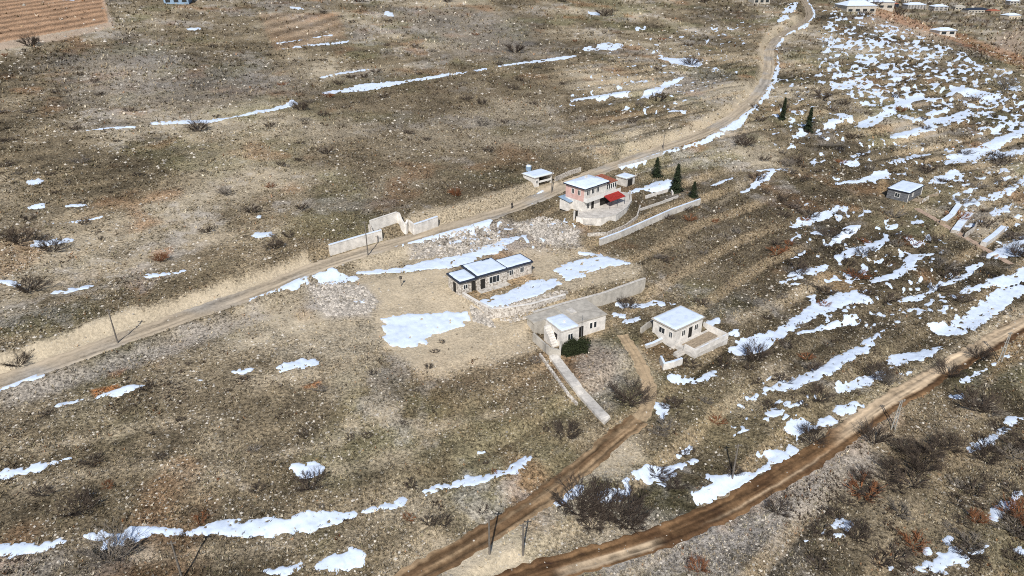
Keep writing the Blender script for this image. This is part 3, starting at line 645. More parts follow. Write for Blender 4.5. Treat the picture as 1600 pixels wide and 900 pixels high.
def col_low(X, Yg, O, Sg, T):
    mud = lerp((.115, .065, .034), (.20, .12, .062), ss(-.15, .2, fbm(X / 5, Yg / 5, 320, 3)))
    tanw = ss(T * .50, T * .56, Sg) * ss(T * .80, T * .74, Sg)
    k = np.exp(-((O + .25) / .16) ** 2)      # dry strip between the ruts
    tan_ = np.array([.50, .39, .27]) * np.ones(X.shape + (1,))
    u, v = project(X, Yg, h_smooth(X, Yg))
    dry = ss(855, 900, u) * ss(1045, 1010, u) * ss(.05, -.15, O) * ss(-.75, -.6, O)
    dry = np.maximum(dry, .55 * ss(1080, 1150, u) * ss(1330, 1250, u) * np.exp(-((O + .35) / .1) ** 2))
    dry = np.maximum(dry, ss(1290, 1340, u) * ss(-.45, -.2, O + .3 * fbm(O * 2, Sg / 7, 325, 3)))
    c = mud * (1 - dry[..., None]) + tan_ * dry[..., None]
    c = c * (1 + 1.5 * fbm(O * 7, Sg / 8, 322, 4)[..., None] + .7 * fbm(X / .7, Yg / .7, 324, 2)[..., None])
    r = np.exp(-((abs(O) - .45) / .1) ** 2)
    return c * (1 - .3 * (r * (1 - dry))[..., None])
def col_trk(X, Yg, O, Sg, T):
    c = lerp((.16, .10, .055), (.34, .24, .145), ss(-.15, .2, fbm(O * 3, Sg / 9, 330, 3)))
    r = np.exp(-((abs(O) - .45) / .12) ** 2)
    return c * (1 - .45 * r[..., None]) * (1 + .9 * fbm(X / .9, Yg / .9, 332, 3)[..., None] + .8 * fbm(O * 6, Sg / 8, 334, 3)[..., None])
def col_tr2(X, Yg, O, Sg, T):
    return np.array([.38, .29, .19]) * (1 + .6 * fbm(X / 1.5, Yg / 1.5, 342, 3)[..., None])
def col_pth(X, Yg, O, Sg, T):
    return np.array([.36, .27, .21]) * (1 + .6 * fbm(X / 1.0, Yg / 1.0, 352, 3)[..., None])
road('upper_dirt_road', UP, 2.2, col_up)
road('lower_muddy_road', LOW, 1.75, col_low, over=.6)
road('muddy_side_track', TRK, 1.5, col_trk, over=.6)
road('narrow_dirt_track', TR2, .8, col_tr2)
road('garden_path', PTH, .8, col_pth, over=.3)

# ------------------------------------------------------------------ dry grass, stems and stones
def scatter(n, seed):
    r = np.random.default_rng(seed)
    j = r.random(n) * np.searchsorted(ys, 1500)
    y = np.interp(j, np.arange(len(ys)), ys)
    s = (r.random(n) * 2 - 1) * .86
    x = s * (y * cp + 60 * sp)
    return x, y, r
def road_clear(x, y, pad_=.2):
    ok = np.ones(x.shape, bool)
    for line, hw, soft in ROADS:
        bb = (x > line[:, 0].min() - 4) & (x < line[:, 0].max() + 4) & (y > line[:, 1].min() - 4) & (y < line[:, 1].max() + 4)
        d = seg_dist(x[bb], y[bb], line)[0]
        ok[bb] &= d > hw + pad_
    return ok
NOVEG = [([(0,0),(-200,0),(-200,125),(0,78),(176,42),(160,-10)], .93),([(395,15),(530,18),(545,62),(430,82)], .6),([(590,475),(640,465),(720,462),(760,492),(820,505),(835,530),(735,560),(700,580),(655,580),(615,555)], .85),
         ([(560,432),(620,425),(700,418),(722,445),(735,480),(640,478),(600,478)], .85),
         ([(800,405),(930,395),(990,410),(1005,430),(990,445),(890,465)], .8),([(865,480),(950,480),(955,540),(850,545)], 1),
         ([(700,870),(760,845),(800,850),(830,880),(780,900),(680,905)], .85),([(1010,480),(1120,480),(1125,560),(1030,560)], .8),
         ([(885,270),(990,265),(1000,340),(940,350),(885,330)], .95),([(700,400),(830,400),(840,440),(720,462)], 1)]
noveg_w = [(atm(p)[:, :2], k) for p, k in NOVEG]
def thin(x, y, r):
    ok = road_clear(x, y)
    for poly, k in noveg_w:
        bb = (x > poly[:, 0].min()) & (x < poly[:, 0].max()) & (y > poly[:, 1].min()) & (y < poly[:, 1].max())
        ins = np.zeros(x.shape, bool); ins[bb] = poly_sdf(x[bb], y[bb], poly) > 0
        ok &= ~(ins & (r.random(len(x)) < k))
    q = atm(strip_poly([(-160,632,9),(0,580,9),(100,542,10),(210,505,9),(300,478,8),(400,443,8),(480,412,7)]))[:, :2]
    ok &= ~((poly_sdf(x, y, q) > 0) & (r.random(len(x)) < .9))
    return ok
def tufts(n, seed, blades=5):
    x, y, r = scatter(n, seed)
    ok = thin(x, y, r)
    s = snow_field(x, y); ok &= (s < .05) | ((s < .45) & (r.random(len(x)) < .25)) | (r.random(len(x)) < .03)
    dens = fbm(x / 12, y / 12, 401, 3) + .5 * fbm(x / 3, y / 3, 405, 2)
    ok &= r.random(len(x)) < .62 + 1.6 * dens
    bright = ground_colour(x, y).mean(1); ok &= r.random(len(x)) > ss(.27, .40, bright) * .6
    x = x[ok]; y = y[ok]; n = len(x); z = h(x, y)
    dist = np.sqrt(x * x + y * y + 3600)
    size = np.maximum(.17, dist * .0016) * (.5 + r.random(n) ** 2 * 1.5) * 1.05
    pal = np.array([(.47, .41, .29), (.38, .31, .20), (.25, .20, .12), (.09, .075, .05), (.055, .045, .036), (.32, .31, .28), (.17, .165, .09), (.34, .18, .09), (.70, .64, .52)])
    pr = np.array([.11, .11, .11, .20, .22, .10, .07, .02, .06])
    ci = r.choice(len(pal), n, p=pr)
    gc = ground_colour(x, y)
    col = pal[ci] * (.7 + .6 * r.random((n, 1))) * .60 * (.55 + 2.0 * gc.mean(1, keepdims=True)) + gc * .42
    B = blades
    ang = r.random((n, B)) * 2 * math.pi; lean = (.35 + .75 * r.random((n, B))); hh = size[:, None] * (.6 + .6 * r.random((n, B)))
    wd = size[:, None] * .20 * (.6 + r.random((n, B)))
    bx = x[:, None] + np.cos(ang) * size[:, None] * .15; by = y[:, None] + np.sin(ang) * size[:, None] * .15
    px_, py_ = -np.sin(ang) * wd, np.cos(ang) * wd
    tipx = bx + np.cos(ang) * hh * lean; tipy = by + np.sin(ang) * hh * lean
    zz = z[:, None] - .03
    P = np.stack([np.stack([bx + px_, by + py_, zz + 0 * bx], -1), np.stack([bx - px_, by - py_, zz + 0 * bx], -1), np.stack([tipx, tipy, zz + hh], -1)], 2)
    Vv = P.reshape(-1, 3); Fc = np.arange(len(Vv)).reshape(-1, 3)
    cc = np.repeat(col, B * 3, 0)
    return Vv, Fc, cc
Vv, Fc, cc = tufts(430000, 5, 5)
print('tuft tris', len(Fc))
o = mesh_np('dry_grass', Vv, Fc, M['tuft'], cols=cc)
tag(o, 'dry straw coloured grass and low brown scrub covering the whole hillside', 'grass', kind='stuff')
def scrub(n, seed):
    x, y, r = scatter(n, seed)
    ok = thin(x, y, r) & (snow_field(x, y) < .1)
    u, v = project(x, y, h_smooth(x, y))
    wgt = .14 * ss(500, 700, y) * (x > 200) + .14 * ss(1080, 1250, u) + .03 * ss(700, 850, v) * ss(1150, 1250, u)
    for poly, col, soft, st in tint_w:
        if col[0] == DARK[0]: wgt = wgt + .16 * ss(-soft, soft, poly_sdf(x, y, poly))
    cl = fbm(x / 5.5, y / 5.5, 441, 3) + .6 * fbm(x / 1.6, y / 1.6, 445, 2)
    ok &= cl > .30 - wgt
    x = x[ok]; y = y[ok]; n = len(x); z = h(x, y); B = 7
    dist = np.sqrt(x * x + y * y + 3600)
    size = np.maximum(.34, dist * .0026) * (.5 + r.random(n))
    pal = np.array([(.075, .055, .042), (.05, .04, .032), (.11, .085, .065), (.16, .07, .03), (.15, .135, .115)])
    col = pal[r.choice(5, n, p=[.38, .27, .2, .05, .10])] * (.7 + .6 * r.random((n, 1)))
    ang = r.random((n, B)) * 2 * math.pi; lean = .2 + .9 * r.random((n, B)); hh = size[:, None] * (.5 + .7 * r.random((n, B)))
    wd = size[:, None] * .085 * (.6 + r.random((n, B)))
    bx = x[:, None] + 0 * ang; by = y[:, None] + 0 * ang; zz = z[:, None] - .03 + 0 * ang
    px_, py_ = -np.sin(ang) * wd, np.cos(ang) * wd
    P = np.stack([np.stack([bx + px_, by + py_, zz], -1), np.stack([bx - px_, by - py_, zz], -1), np.stack([bx + np.cos(ang) * hh * lean, by + np.sin(ang) * hh * lean, zz + hh], -1)], 2)
    Vv = P.reshape(-1, 3)
    o = mesh_np('dark_scrub', Vv, np.arange(len(Vv)).reshape(-1, 3), M['tuft'], cols=np.repeat(col, B * 3, 0))
    print('scrub', n)
    tag(o, 'low dark leafless scrub in irregular clumps between the grass and the snow', 'scrub', kind='stuff')
scrub(200000, 15)
def stones(n, seed, region=None, big=1.0, name='stones', label='', palette=(.52, .48, .42)):
    if region is None:
        x, y, r = scatter(n, seed)
        ok = thin(x, y, r) | (r.random(len(x)) < .25); x, y = x[ok], y[ok]
        clump = fbm(x / 9, y / 9, 431, 3) > -.02; x, y = x[clump], y[clump]
    else:
        r = np.random.default_rng(seed); xs_, ys_ = [], []
        for P in region:
            poly = atm(P)[:, :2]; lo = poly.min(0); hi = poly.max(0); a = r.random((n, 2)) * (hi - lo) + lo
            k = poly_sdf(a[:, 0], a[:, 1], poly) > 0; xs_.append(a[k, 0]); ys_.append(a[k, 1])
        x = np.concatenate(xs_); y = np.concatenate(ys_)
        k = road_clear(x, y); x, y = x[k], y[k]
    n = len(x); z = h(x, y)
    dist = np.sqrt(x * x + y * y + 3600)
    s = np.maximum(.09, dist * .0009) * (.5 + r.random(n) ** 3 * 2.2) * big
    base = np.array([(1, 0, 0), (0, 1, 0), (-1, 0, 0), (0, -1, 0), (0, 0, 1)], float)
    P = base[None] * (.6 + .8 * r.random((n, 5, 1))) * s[:, None, None]; P[:, :, 2] *= .75
    a = r.random(n) * 6.28; c_, s_ = np.cos(a)[:, None], np.sin(a)[:, None]
    X = P[:, :, 0] * c_ - P[:, :, 1] * s_ + x[:, None]; Yg = P[:, :, 0] * s_ + P[:, :, 1] * c_ + y[:, None]; Z = P[:, :, 2] + z[:, None] - .01
    Vv = np.stack([X, Yg, Z], -1).reshape(-1, 3)
    f = np.array([(0, 1, 4), (1, 2, 4), (2, 3, 4), (3, 0, 4)])
    Fc = (f[None] + 5 * np.arange(n)[:, None, None]).reshape(-1, 3)
    cc = np.repeat(np.array(palette) * (.45 + .85 * r.random((n, 1))), 5, 0)
    o = mesh_np(name, Vv, Fc, M['tuft'], cols=cc); tag(o, label, 'stones', kind='stuff')
stones(70000, 9, None, 1.0, 'stones', 'small pale stones scattered all over the dry slope')
RUB = [[(640,385),(700,365),(760,350),(780,360),(790,385),(720,400),(640,398)],[(800,345),(850,335),(905,362),(900,385),(840,380)],[(480,440),(520,432),(570,445),(590,470),(575,490),(510,492)],
       [(760,492),(850,470),(880,462),(890,468),(820,500),(800,505)],[(735,480),(765,495),(775,512),(740,500)],[(820,360),(850,345),(870,380),(835,372)]]
stones(3000, 13, RUB, 1.45, 'rubble', 'grey and white broken rubble tipped below the upper road and the walls', (.50, .46, .41))

# ------------------------------------------------------------------ walls
def wall(P, ht, th_, name, label, cat, m='pale_concrete', coping=None, base=None, top=None, group=None, inw=1, zoff=0, snow=False):
    """P: picture positions of the wall's foot. A continuous wall with an optional coping and snow on top."""
    if top is None: P = [tuple(np.array(a) + (np.array(b_) - a) * k / 5) for a, b_ in zip(P[:-1], P[1:]) for k in range(5)] + [P[-1]]
    q = ath(P) if base is None else np.array([list(atz(*p, base)) for p in P])
    o0 = q[0].copy(); q = q - o0
    mb = MB(); n = len(q); L_ = []; R_ = []
    for i in range(n):
        a = q[max(i - 1, 0), :2]; b_ = q[min(i + 1, n - 1), :2]; d = (b_ - a) / (np.linalg.norm(b_ - a) + 1e-9); nn = np.array([-d[1], d[0]]) * th_
        L_.append(q[i, :2]); R_.append(q[i, :2] + nn * inw)
    tz = [(q[i, 2] + ht) if top is None else top - o0[2] for i in range(n)]
    bz = [q[i, 2] - .6 for i in range(n)]
    pts = []
    for i in range(n): pts += [(*L_[i], bz[i]), (*R_[i], bz[i]), (*R_[i], tz[i]), (*L_[i], tz[i])]
    fc = [(0, 1, 2, 3), (4*n-1, 4*n-2, 4*n-3, 4*n-4)]
    for i in range(n - 1):
        a = 4 * i; b_ = 4 * i + 4
        fc += [(a + k, a + (k + 1) % 4, b_ + (k + 1) % 4, b_ + k)[::-1] for k in range(4)]
    mb.poly(pts, fc)
    root = empty(name, o0); tag(root, label, cat, group); mb.build('masonry', M[m], root)
    def cap(nm, mm, e, t0, t1):
        c = MB(); pts = []
        for i in range(n):
            c0 = (L_[i] + R_[i]) / 2; l = c0 + (L_[i] - c0) * e; r_ = c0 + (R_[i] - c0) * e
            pts += [(*l, tz[i] + t0), (*r_, tz[i] + t0), (*r_, tz[i] + t1), (*l, tz[i] + t1)]
        c.poly(pts, fc); c.build(nm, M[mm], root, bevel=.02)
    k = 0
    if coping: cap('coping', coping, 1.25, .002, .10); k = .1
    if snow: cap('snow_cover', 'snow', .9, k + .002, k + .12)
    return root

# the concrete retaining wall under the levelled plot
cz = PADZ['court']
print('court z', cz)
wall([(834, 502), (885, 493), (940, 478), (1001, 458), (1008, 447)], 1.0, .45, 'retaining_wall', 'long pale concrete retaining wall holding up the levelled plot behind the white flat roofed house', 'retaining wall', 'concrete', top=cz + .12, coping='pale_concrete')
wall([(722, 463), (745, 478), (768, 499), (786, 497), (830, 484), (884, 466)], 1.2, .45, 'stone_wall', 'low stone retaining wall round the snowy front yard of the long bungalow', 'stone wall', 'stone', top=cz + .55, coping='plaster')
# gateway walls on the uphill side of the upper road
wall([(517, 400), (560, 387), (598, 376)], 2.3, .5, 'boundary_wall', 'long white snow topped wall beside the road left of the gate recess', 'boundary wall', 'plaster', snow=True, coping='plaster')
wall([(580, 362), (600, 355), (621, 348), (634, 356), (646, 367)], 2.4, .4, 'boundary_wall', 'white angled wall at the back of the gate recess above the road', 'boundary wall', 'plaster', coping='plaster')
wall([(648, 367), (666, 361), (685, 354)], 2.3, .5, 'boundary_wall', 'short white wall beside the road right of the gate recess', 'boundary wall', 'plaster', coping='plaster', snow=True)
wall([(576, 362), (586, 368), (592, 372)], 1.6, .4, 'boundary_wall', 'low return wall with a gate gap at the left end of the recess', 'boundary wall', 'stone')
# terraces of the pink house
wall([(900, 347), (915, 352), (938, 353), (962, 346), (979, 332), (987, 316), (985, 301)], 2.0, .4, 'terrace_wall', 'curved white terrace wall bulging round the front of the pink house', 'terrace wall', 'plaster', coping='pale_concrete', top=PADZ['pink'] + .55)
wall([(918, 370), (950, 368), (978, 356), (996, 342), (1001, 325)], .8, .3, 'garden_wall', 'low curved stone garden wall below the white terrace', 'garden wall', 'stone')
wall([(938, 384), (970, 372), (1010, 354), (1050, 336), (1094, 320)], 1.5, .45, 'garden_wall', 'long straight white wall running uphill to the conifer right of the pink house', 'garden wall', 'pale_concrete', snow=True)
wall([(1000, 330), (1030, 320), (1060, 309)], .6, .3, 'garden_wall', 'low white kerb wall between the snowy mound and the long wall', 'garden wall', 'pale_concrete')
wall([(966, 262), (1000, 253), (1035, 243)], .9, .3, 'garden_wall', 'low white wall along the road behind the pink house', 'garden wall', 'pale_concrete')
wall([(1052, 305), (1048, 298), (1030, 303), (1008, 310)], .8, .3, 'garden_wall', 'white curb wall holding the snow mound right of the pink house', 'garden wall', 'plaster')
wall([(868, 284), (890, 274), (908, 268)], 1.2, .3, 'garden_wall', 'rough white rubble wall between the small shed and the pink house', 'garden wall', 'stone')
# below the white house
wall([(832, 533), (845, 545), (858, 556), (876, 560), (878, 545)], 1.6, .35, 'yard_wall', 'grey block wall round the small yard left of the white house', 'yard wall', 'concrete')
wall([(858, 560), (880, 590), (905, 622), (930, 650), (944, 664)], .5, 1.6, 'concrete_stair', 'long straight concrete stair path running down from the white house', 'stair path', 'pale_concrete')
wall([(842, 556), (866, 590), (886, 618), (900, 634)], .5, .35, 'garden_wall', 'broken grey kerb wall left of the concrete stair path', 'garden wall', 'stone')
# right house terraces
wall([(1002, 522), (1012, 514), (1024, 507)], 1.2, .3, 'yard_wall', 'low wall behind the yard left of the snow roofed square house', 'yard wall', 'concrete')
wall([(1010, 545), (1022, 541), (1038, 533)], .6, .5, 'yard_wall', 'short snow topped wall across the dug yard left of the square house', 'yard wall', 'pale_concrete', snow=True)
wall([(1030, 566), (1036, 579), (1052, 575), (1066, 570)], 1.2, .4, 'yard_wall', 'white box wall with snow on its rim at the foot of the dug yard', 'yard wall', 'plaster', snow=True)
rz_ = PADZ['right']
# cabin terraces
wall([(1478, 352), (1490, 343), (1502, 326)], 1.0, 1.5, 'terrace_wall', 'snow covered terrace step nearest to the dark log cabin', 'terrace wall', 'wood', snow=True)
wall([(1498, 366), (1508, 352), (1520, 338)], .8, 1.8, 'terrace_wall', 'middle snow covered terrace step right of the log cabin', 'terrace wall', 'stone', snow=True)
wall([(1540, 386), (1556, 374), (1570, 361)], 1.1, 1.2, 'terrace_wall', 'lowest snow covered terrace step right of the log cabin', 'terrace wall', 'pale_concrete', snow=True)
wall([(1508, 372), (1522, 362), (1528, 350)], 1.2, .3, 'garden_wall', 'low stone wall between the two terrace steps right of the cabin', 'garden wall', 'stone')
wall([(1448, 309), (1466, 306)], .7, .2, 'fence', 'short pale rail fence behind the cabin deck', 'fence', 'wood')

# ------------------------------------------------------------------ pink house
z0 = PADZ['pink']; HH = 6.0
a, rot, wd, dp = frame3((914, 294.5), (949, 283), (889, 284), z0 + HH)
print('pink', wd, dp)
wd = max(wd, 5.5); dp = min(max(dp, 4.5), 7)
hs = empty('villa', (a[0], a[1], z0), rot)
tag(hs, 'two storey pink and white villa with a red awning and snow covered roof', 'house')
box('wall', M['pink'], hs, 0, wd, 0.12, dp, 2.6, HH - .15); box('ground_floor_wall', M['plaster'], hs, 0.002, wd - .002, 0.12, dp - .002, -.8, 2.597)
box('facade', M['plaster'], hs, -.02, wd, 0, .115, -.8, HH - .15)
fw = 12.2
box('wing_wall', M['plaster'], hs, wd + .003, fw, .35, dp * .8, -.8, HH - .9)
bal = MB().box(-.3, fw, -1.1, -.005, 2.75, 2.95).box(-.3, fw, -1.1, -1.0, 2.95, 3.75).box(-.3, -.2, -1.0, -.01, 2.95, 3.75).build('balcony', M['white'], hs)
for k in range(3):
    window(hs, .7 + k * 1.7, 4.0, 1.1, 1.35, 0)
for k in range(5): window(hs, wd + .2 + k * .78, 3.6, .66, 1.35, .35, bars=0)
window(hs, .8, .7, 1.1, 1.4, 0); door(hs, 2.6, 0, .9, 2.1, 0)
window(hs, 1.2, 3.9, .9, 1.3, -.0, side='l'); window(hs, 3.2, 3.9, .9, 1.3, -.0, side='l')
rf = MB(); e = .55
pts = [(-e, -e, HH - .2), (wd + e, -e, HH - .2), (wd + e, dp + e, HH - .2), (-e, dp + e, HH - .2), (-e, -e, HH), (wd + e, -e, HH), (wd + e, dp + e, HH), (-e, dp + e, HH),
       (wd * .3, dp / 2, HH + .75), (wd * .7, dp / 2, HH + .75)]
rf.poly(pts, [(3, 2, 1, 0), (0, 1, 5, 4), (1, 2, 6, 5), (2, 3, 7, 6), (3, 0, 4, 7), (4, 5, 9, 8), (5, 6, 9), (6, 7, 8, 9), (7, 4, 8)])
r_ = rf.build('roof', M['darktrim'], hs)
def hip(X, Yg):
    return .75 * np.clip(np.minimum(np.minimum((X + e) / (wd * .3 + e), (wd + e - X) / (wd * .3 + e)), np.minimum((Yg + e) / (dp / 2 + e), (dp + e - Yg) / (dp / 2 + e))), 0, 1)
snow_slab(r_, -e, wd + e, -e, dp + e, HH, .14, 3, hip)
rt = MB().poly([(wd + .2, -.1, HH - .8), (fw + .4, -.1, HH - .8), (fw + .4, dp * .9, HH - .35), (wd + .2, dp * .9, HH - .35), (wd + .2, -.1, HH - .68), (fw + .4, -.1, HH - .68), (fw + .4, dp * .9, HH - .23), (wd + .2, dp * .9, HH - .23)],
    [(3, 2, 1, 0), (4, 5, 6, 7), (0, 1, 5, 4), (1, 2, 6, 5), (2, 3, 7, 6), (3, 0, 4, 7)])
mb = MB(); mb.poly([(wd + .6, .2, HH - .86), (fw + .3, .2, HH - .86), (fw + .3, dp * .9, HH - .4), (wd + .6, dp * .9, HH - .4), (wd + .6, .2, HH - .74), (fw + .3, .2, HH - .74), (fw + .3, dp * .9, HH - .28), (wd + .6, dp * .9, HH - .28)],
    [(3, 2, 1, 0), (4, 5, 6, 7), (0, 1, 5, 4), (1, 2, 6, 5), (2, 3, 7, 6), (3, 0, 4, 7)])
tr = mb.build('tiled_roof', M['tile'], hs)
snow_slab(tr, wd + .7, wd + 2.2, dp * .45, dp * .88, HH - .42, .12, 5)
box('chimney', M['plaster'], hs, wd * .55, wd * .55 + .5, dp * .6, dp * .6 + .5, HH + .2, HH + 1.3)
# red awning over the terrace
ax0, ax1 = 5.6, 11.4
mb = MB(); mb.poly([(ax0, -3.3, 2.2), (ax1, -3.3, 2.2), (ax1 - .2, -1.12, 3.0), (ax0 + .2, -1.12, 3.0), (ax0, -3.3, 2.3), (ax1, -3.3, 2.3), (ax1 - .2, -1.12, 3.1), (ax0 + .2, -1.12, 3.1)],
    [(3, 2, 1, 0), (4, 5, 6, 7), (0, 1, 5, 4), (1, 2, 6, 5), (2, 3, 7, 6), (3, 0, 4, 7)])
aw = mb.build('awning', M['red'], hs)
for x_ in (ax0 + .1, (ax0 + ax1) / 2, ax1 - .1): MB().tube((x_, -3.2, -.1), (x_, -3.2, 2.2), .06, .06).build('awning_post', M['darktrim'], aw)
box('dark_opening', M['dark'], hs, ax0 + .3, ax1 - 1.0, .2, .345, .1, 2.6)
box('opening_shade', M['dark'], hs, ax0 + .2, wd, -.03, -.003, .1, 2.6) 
tf = [at(*p) for p in [(903, 344), (916, 349), (938, 350), (961, 343), (976, 331), (984, 316), (982, 303), (960, 300), (905, 330)]]
tz_ = z0 + .32
mb = MB(); mb.poly([(p[0], p[1], tz_) for p in tf] + [(p[0], p[1], tz_ - 1.2) for p in tf], [tuple(range(9))] + [(i, i + 9, (i + 1) % 9 + 9, (i + 1) % 9) for i in range(9)])
tag(mb.build('terrace_paving', M['pale_concrete']), kind='structure')
# lean-to with a blue sheet roof
q = at(893, 326)
ln = empty('lean_to', (q[0], q[1], q[2]), rot); tag(ln, 'low lean-to with a blue sheet roof at the left side of the pink villa', 'lean-to')
box('wall', M['plaster'], ln, -1.0, 2.6, 0, 3.0, -.5, 1.9)
mb = MB(); mb.poly([(-1.3, -.4, 1.9), (2.8, -.4, 1.9), (2.8, 3.2, 2.5), (-1.3, 3.2, 2.5), (-1.3, -.4, 2.0), (2.8, -.4, 2.0), (2.8, 3.2, 2.6), (-1.3, 3.2, 2.6)],
    [(3, 2, 1, 0), (4, 5, 6, 7), (0, 1, 5, 4), (1, 2, 6, 5), (2, 3, 7, 6), (3, 0, 4, 7)]); mb.build('roof', M['blue'], ln)
box('door', M['green'], ln, 1.4, 2.3, -.06, -.003, -.3, 1.6)
gt = at(898, 343); o = empty('garden_gate', gt, rot); tag(o, 'narrow dark gate at the left end of the curved white terrace wall', 'gate')
box('panel', M['dark'], o, 0, 1.0, 0, .08, -.2, 2.0); box('post', M['plaster'], o, -.3, -.003, -.1, .2, -.3, 2.2); box('post', M['plaster'], o, 1.003, 1.3, -.1, .2, -.3, 2.2)
# flat annex roof behind right
q = at(978, 292); an = empty('garage', q, rot); tag(an, 'low flat roofed garage under snow at the right end of the pink villa', 'garage')
box('wall', M['pale_concrete'], an, 0, 3.6, 0, 3.4, -.6, 2.1); r_ = box('roof', M['concrete'], an, -.25, 3.85, -.25, 3.65, 2.103, 2.3); snow_slab(r_, -.2, 3.8, -.2, 3.6, 2.3, .15, 7)
box('door', M['dark'], an, .6, 2.6, -.05, -.003, -.1, 1.8)

# ------------------------------------------------------------------ small shed with lean-to roof
z0 = PADZ['shed']; H_ = 2.6
a, rot2, wd, dp = frame3((835, 278), (863, 271), (824, 265), z0 + H_)
print('shed', wd, dp)
dp = min(dp, 4.5)
sh = empty('shed', (a[0], a[1], z0), rot2); tag(sh, 'small white shed with an open dark bay and snowy roof above the road', 'shed')
box('back_wall', M['plaster'], sh, 0, wd, dp - .15, dp, -.5, H_); box('side_wall', M['plaster'], sh, 0, 1.6, 0, dp - .153, -.5, H_)
box('end_wall', M['plaster'], sh, wd - .15, wd, 0, dp - .153, -.5, H_); window(sh, .5, 1.0, .7, .8, 0)
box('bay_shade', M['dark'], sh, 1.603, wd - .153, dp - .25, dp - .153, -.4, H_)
box('shelf', M['white'], sh, 1.9, wd - .3, .1, .5, .9, 1.3)
r_ = box('roof', M['white'], sh, -.3, wd + .3, -.4, dp + .3, H_ + .003, H_ + .16); snow_slab(r_, -.28, wd + .28, -.38, dp + .28, H_ + .16, .14, 9)
q = at(828, 272); tk = empty('water_tank', (q[0] - .3, q[1] + dp * .6, z0)); tag(tk, 'pale round water tank standing behind the small white shed', 'water tank')
MB().tube((0, 0, -.3), (0, 0, 3.0), .75, .75, 16).build('tank_body', M['blue'], tk); MB().tube((0, 0, 3.003), (0, 0, 3.3), .78, .3, 16).build('snow_cap', M['snow'], tk)

# ------------------------------------------------------------------ long bungalow
z0 = PADZ['court']; H_ = 2.9
a, rot, W, dp = frame3((718, 440.5), (822, 412), (703.5, 429), z0 + H_)
print('bungalow', W, dp)
bg = empty('bungalow', (a[0], a[1], z0), rot); tag(bg, 'long single storey bungalow with dark fascias and three snow covered roof slabs', 'house')
dp = min(max(dp, 4.5), 6)
segs = [(0, W * .25, 0, 0), (W * .25, W * .70, -.25, .35), (W * .70, W * 1.12, .35, .08)]
for k, (x0, x1, yo, zo) in enumerate(segs):
    box('wall', M['stone'], bg, x0 + (.003 if k else 0), x1, yo + .3, dp + (1.0 if k == 1 else 0), -.8, H_ + zo - .35)
    r_ = box('roof', M['darktrim'], bg, x0 - (.25 if k != 2 else -.02), x1 + .02, yo - .25, dp + .3 + (1.0 if k == 1 else 0), H_ + zo - .345, H_ + zo, bevel=.03)
    snow_slab(r_, x0 - (.05 if k != 2 else -.1), x1 - .12, yo - .08, dp + .15 + (1.0 if k == 1 else 0), H_ + zo, .16, 20 + k)
window(bg, .9, .9, 1.0, 1.0, .3); door(bg, 2.7, 0, .9, 2.1, .3)
door(bg, W * .25 + .8, 0, 1.0, 2.15, .05); window(bg, W * .25 + 2.7, .7, 2.4, 1.5, .05, bars=2)
window(bg, W * .76, .9, 1.0, 1.2, .65); window(bg, W * .93, .9, 1.0, 1.2, .65)
door(bg, 1.5, 0, 1.0, 2.0, 0, side='l'); box('step', M['pale_concrete'], bg, W * .25, W * .70, -1.4, -.02, -.3, .12)

# ------------------------------------------------------------------ white flat-roofed house
z0 = PADZ['white']; H_ = 3.1
a, rot, W, dp = frame3((877.6, 518.8), (900, 507.5), (850.6, 499), z0 + H_)
print('white', W, dp)
a2, rot_m, W2, dp2 = frame3((900, 508), (947.5, 494), (872, 489), z0 + H_)
print('white main', W2, dp2)
dp = min(dp, 5.2)
wh = empty('flat_roofed_house', (a[0], a[1], z0), rot_m); tag(wh, 'white flat roofed house with one snow covered wing behind the dark shrub', 'house')
W = max(W, 3.0)
box('wing_wall', M['plaster'], wh, 0, W, 0, dp, -1.2, H_); r_ = box('wing_roof', M['pale_concrete'], wh, -.15, W + .15, -.15, dp + .15, H_ + .003, H_ + .2)
snow_slab(r_, -.1, W + .1, -.1, dp + .1, H_ + .2, .14, 31); box('parapet_stub', M['white'], r_, W * .5, W * .5 + .3, dp * .4, dp * .4 + .3, H_ + .2, H_ + .7)
window(wh, W * .35, 1.0, 1.1, 1.3, 0, bars=1)
x1 = W + W2 + .2
box('main_wall', M['plaster'], wh, W + .003, x1, 1.4, 1.4 + 6.5, -1.0, H_ - .15)
mr = box('main_roof', M['concrete'], wh, W + .17, x1 + .15, 1.25, 8.1, H_ - .147, H_ + .1)
box('back_roof', M['concrete'], wh, -2.4, W + .16, dp + .17, 8.1, H_ - .4, H_ - .1)
box('back_wall', M['concrete'], wh, -2.2, W - .01, dp + .2, 7.9, -1.2, H_ - .403)
box('roof_kerb', M['pale_concrete'], mr, W + 1.2, W + 2.4, 4.3, 6.0, H_ + .1, H_ + .35); 
door(wh, W + .9, 0, 1.0, 2.1, 1.4); window(wh, W + 3.2, 1.0, .7, 1.3, 1.4, bars=0); window(wh, W + 4.1, 1.0, .7, 1.3, 1.4, bars=0)
MB().tube((W + 1.2, .9, -1), (W + 1.2, .9, 4.6), .05, .04).build('aerial_mast', M['steel'], wh)
door(wh, 1.3, 0, .9, 2.0, 0, side='l'); 
mb = MB().poly([(-2.2, 1.6, 2.3), (-.06, 1.6, 2.75), (-.06, 3.4, 2.75), (-2.2, 3.4, 2.3), (-2.2, 1.6, 2.4), (-.06, 1.6, 2.85), (-.06, 3.4, 2.85), (-2.2, 3.4, 2.4)],
    [(3, 2, 1, 0), (4, 5, 6, 7), (0, 1, 5, 4), (1, 2, 6, 5), (2, 3, 7, 6), (3, 0, 4, 7)]) if False else None
st = MB()
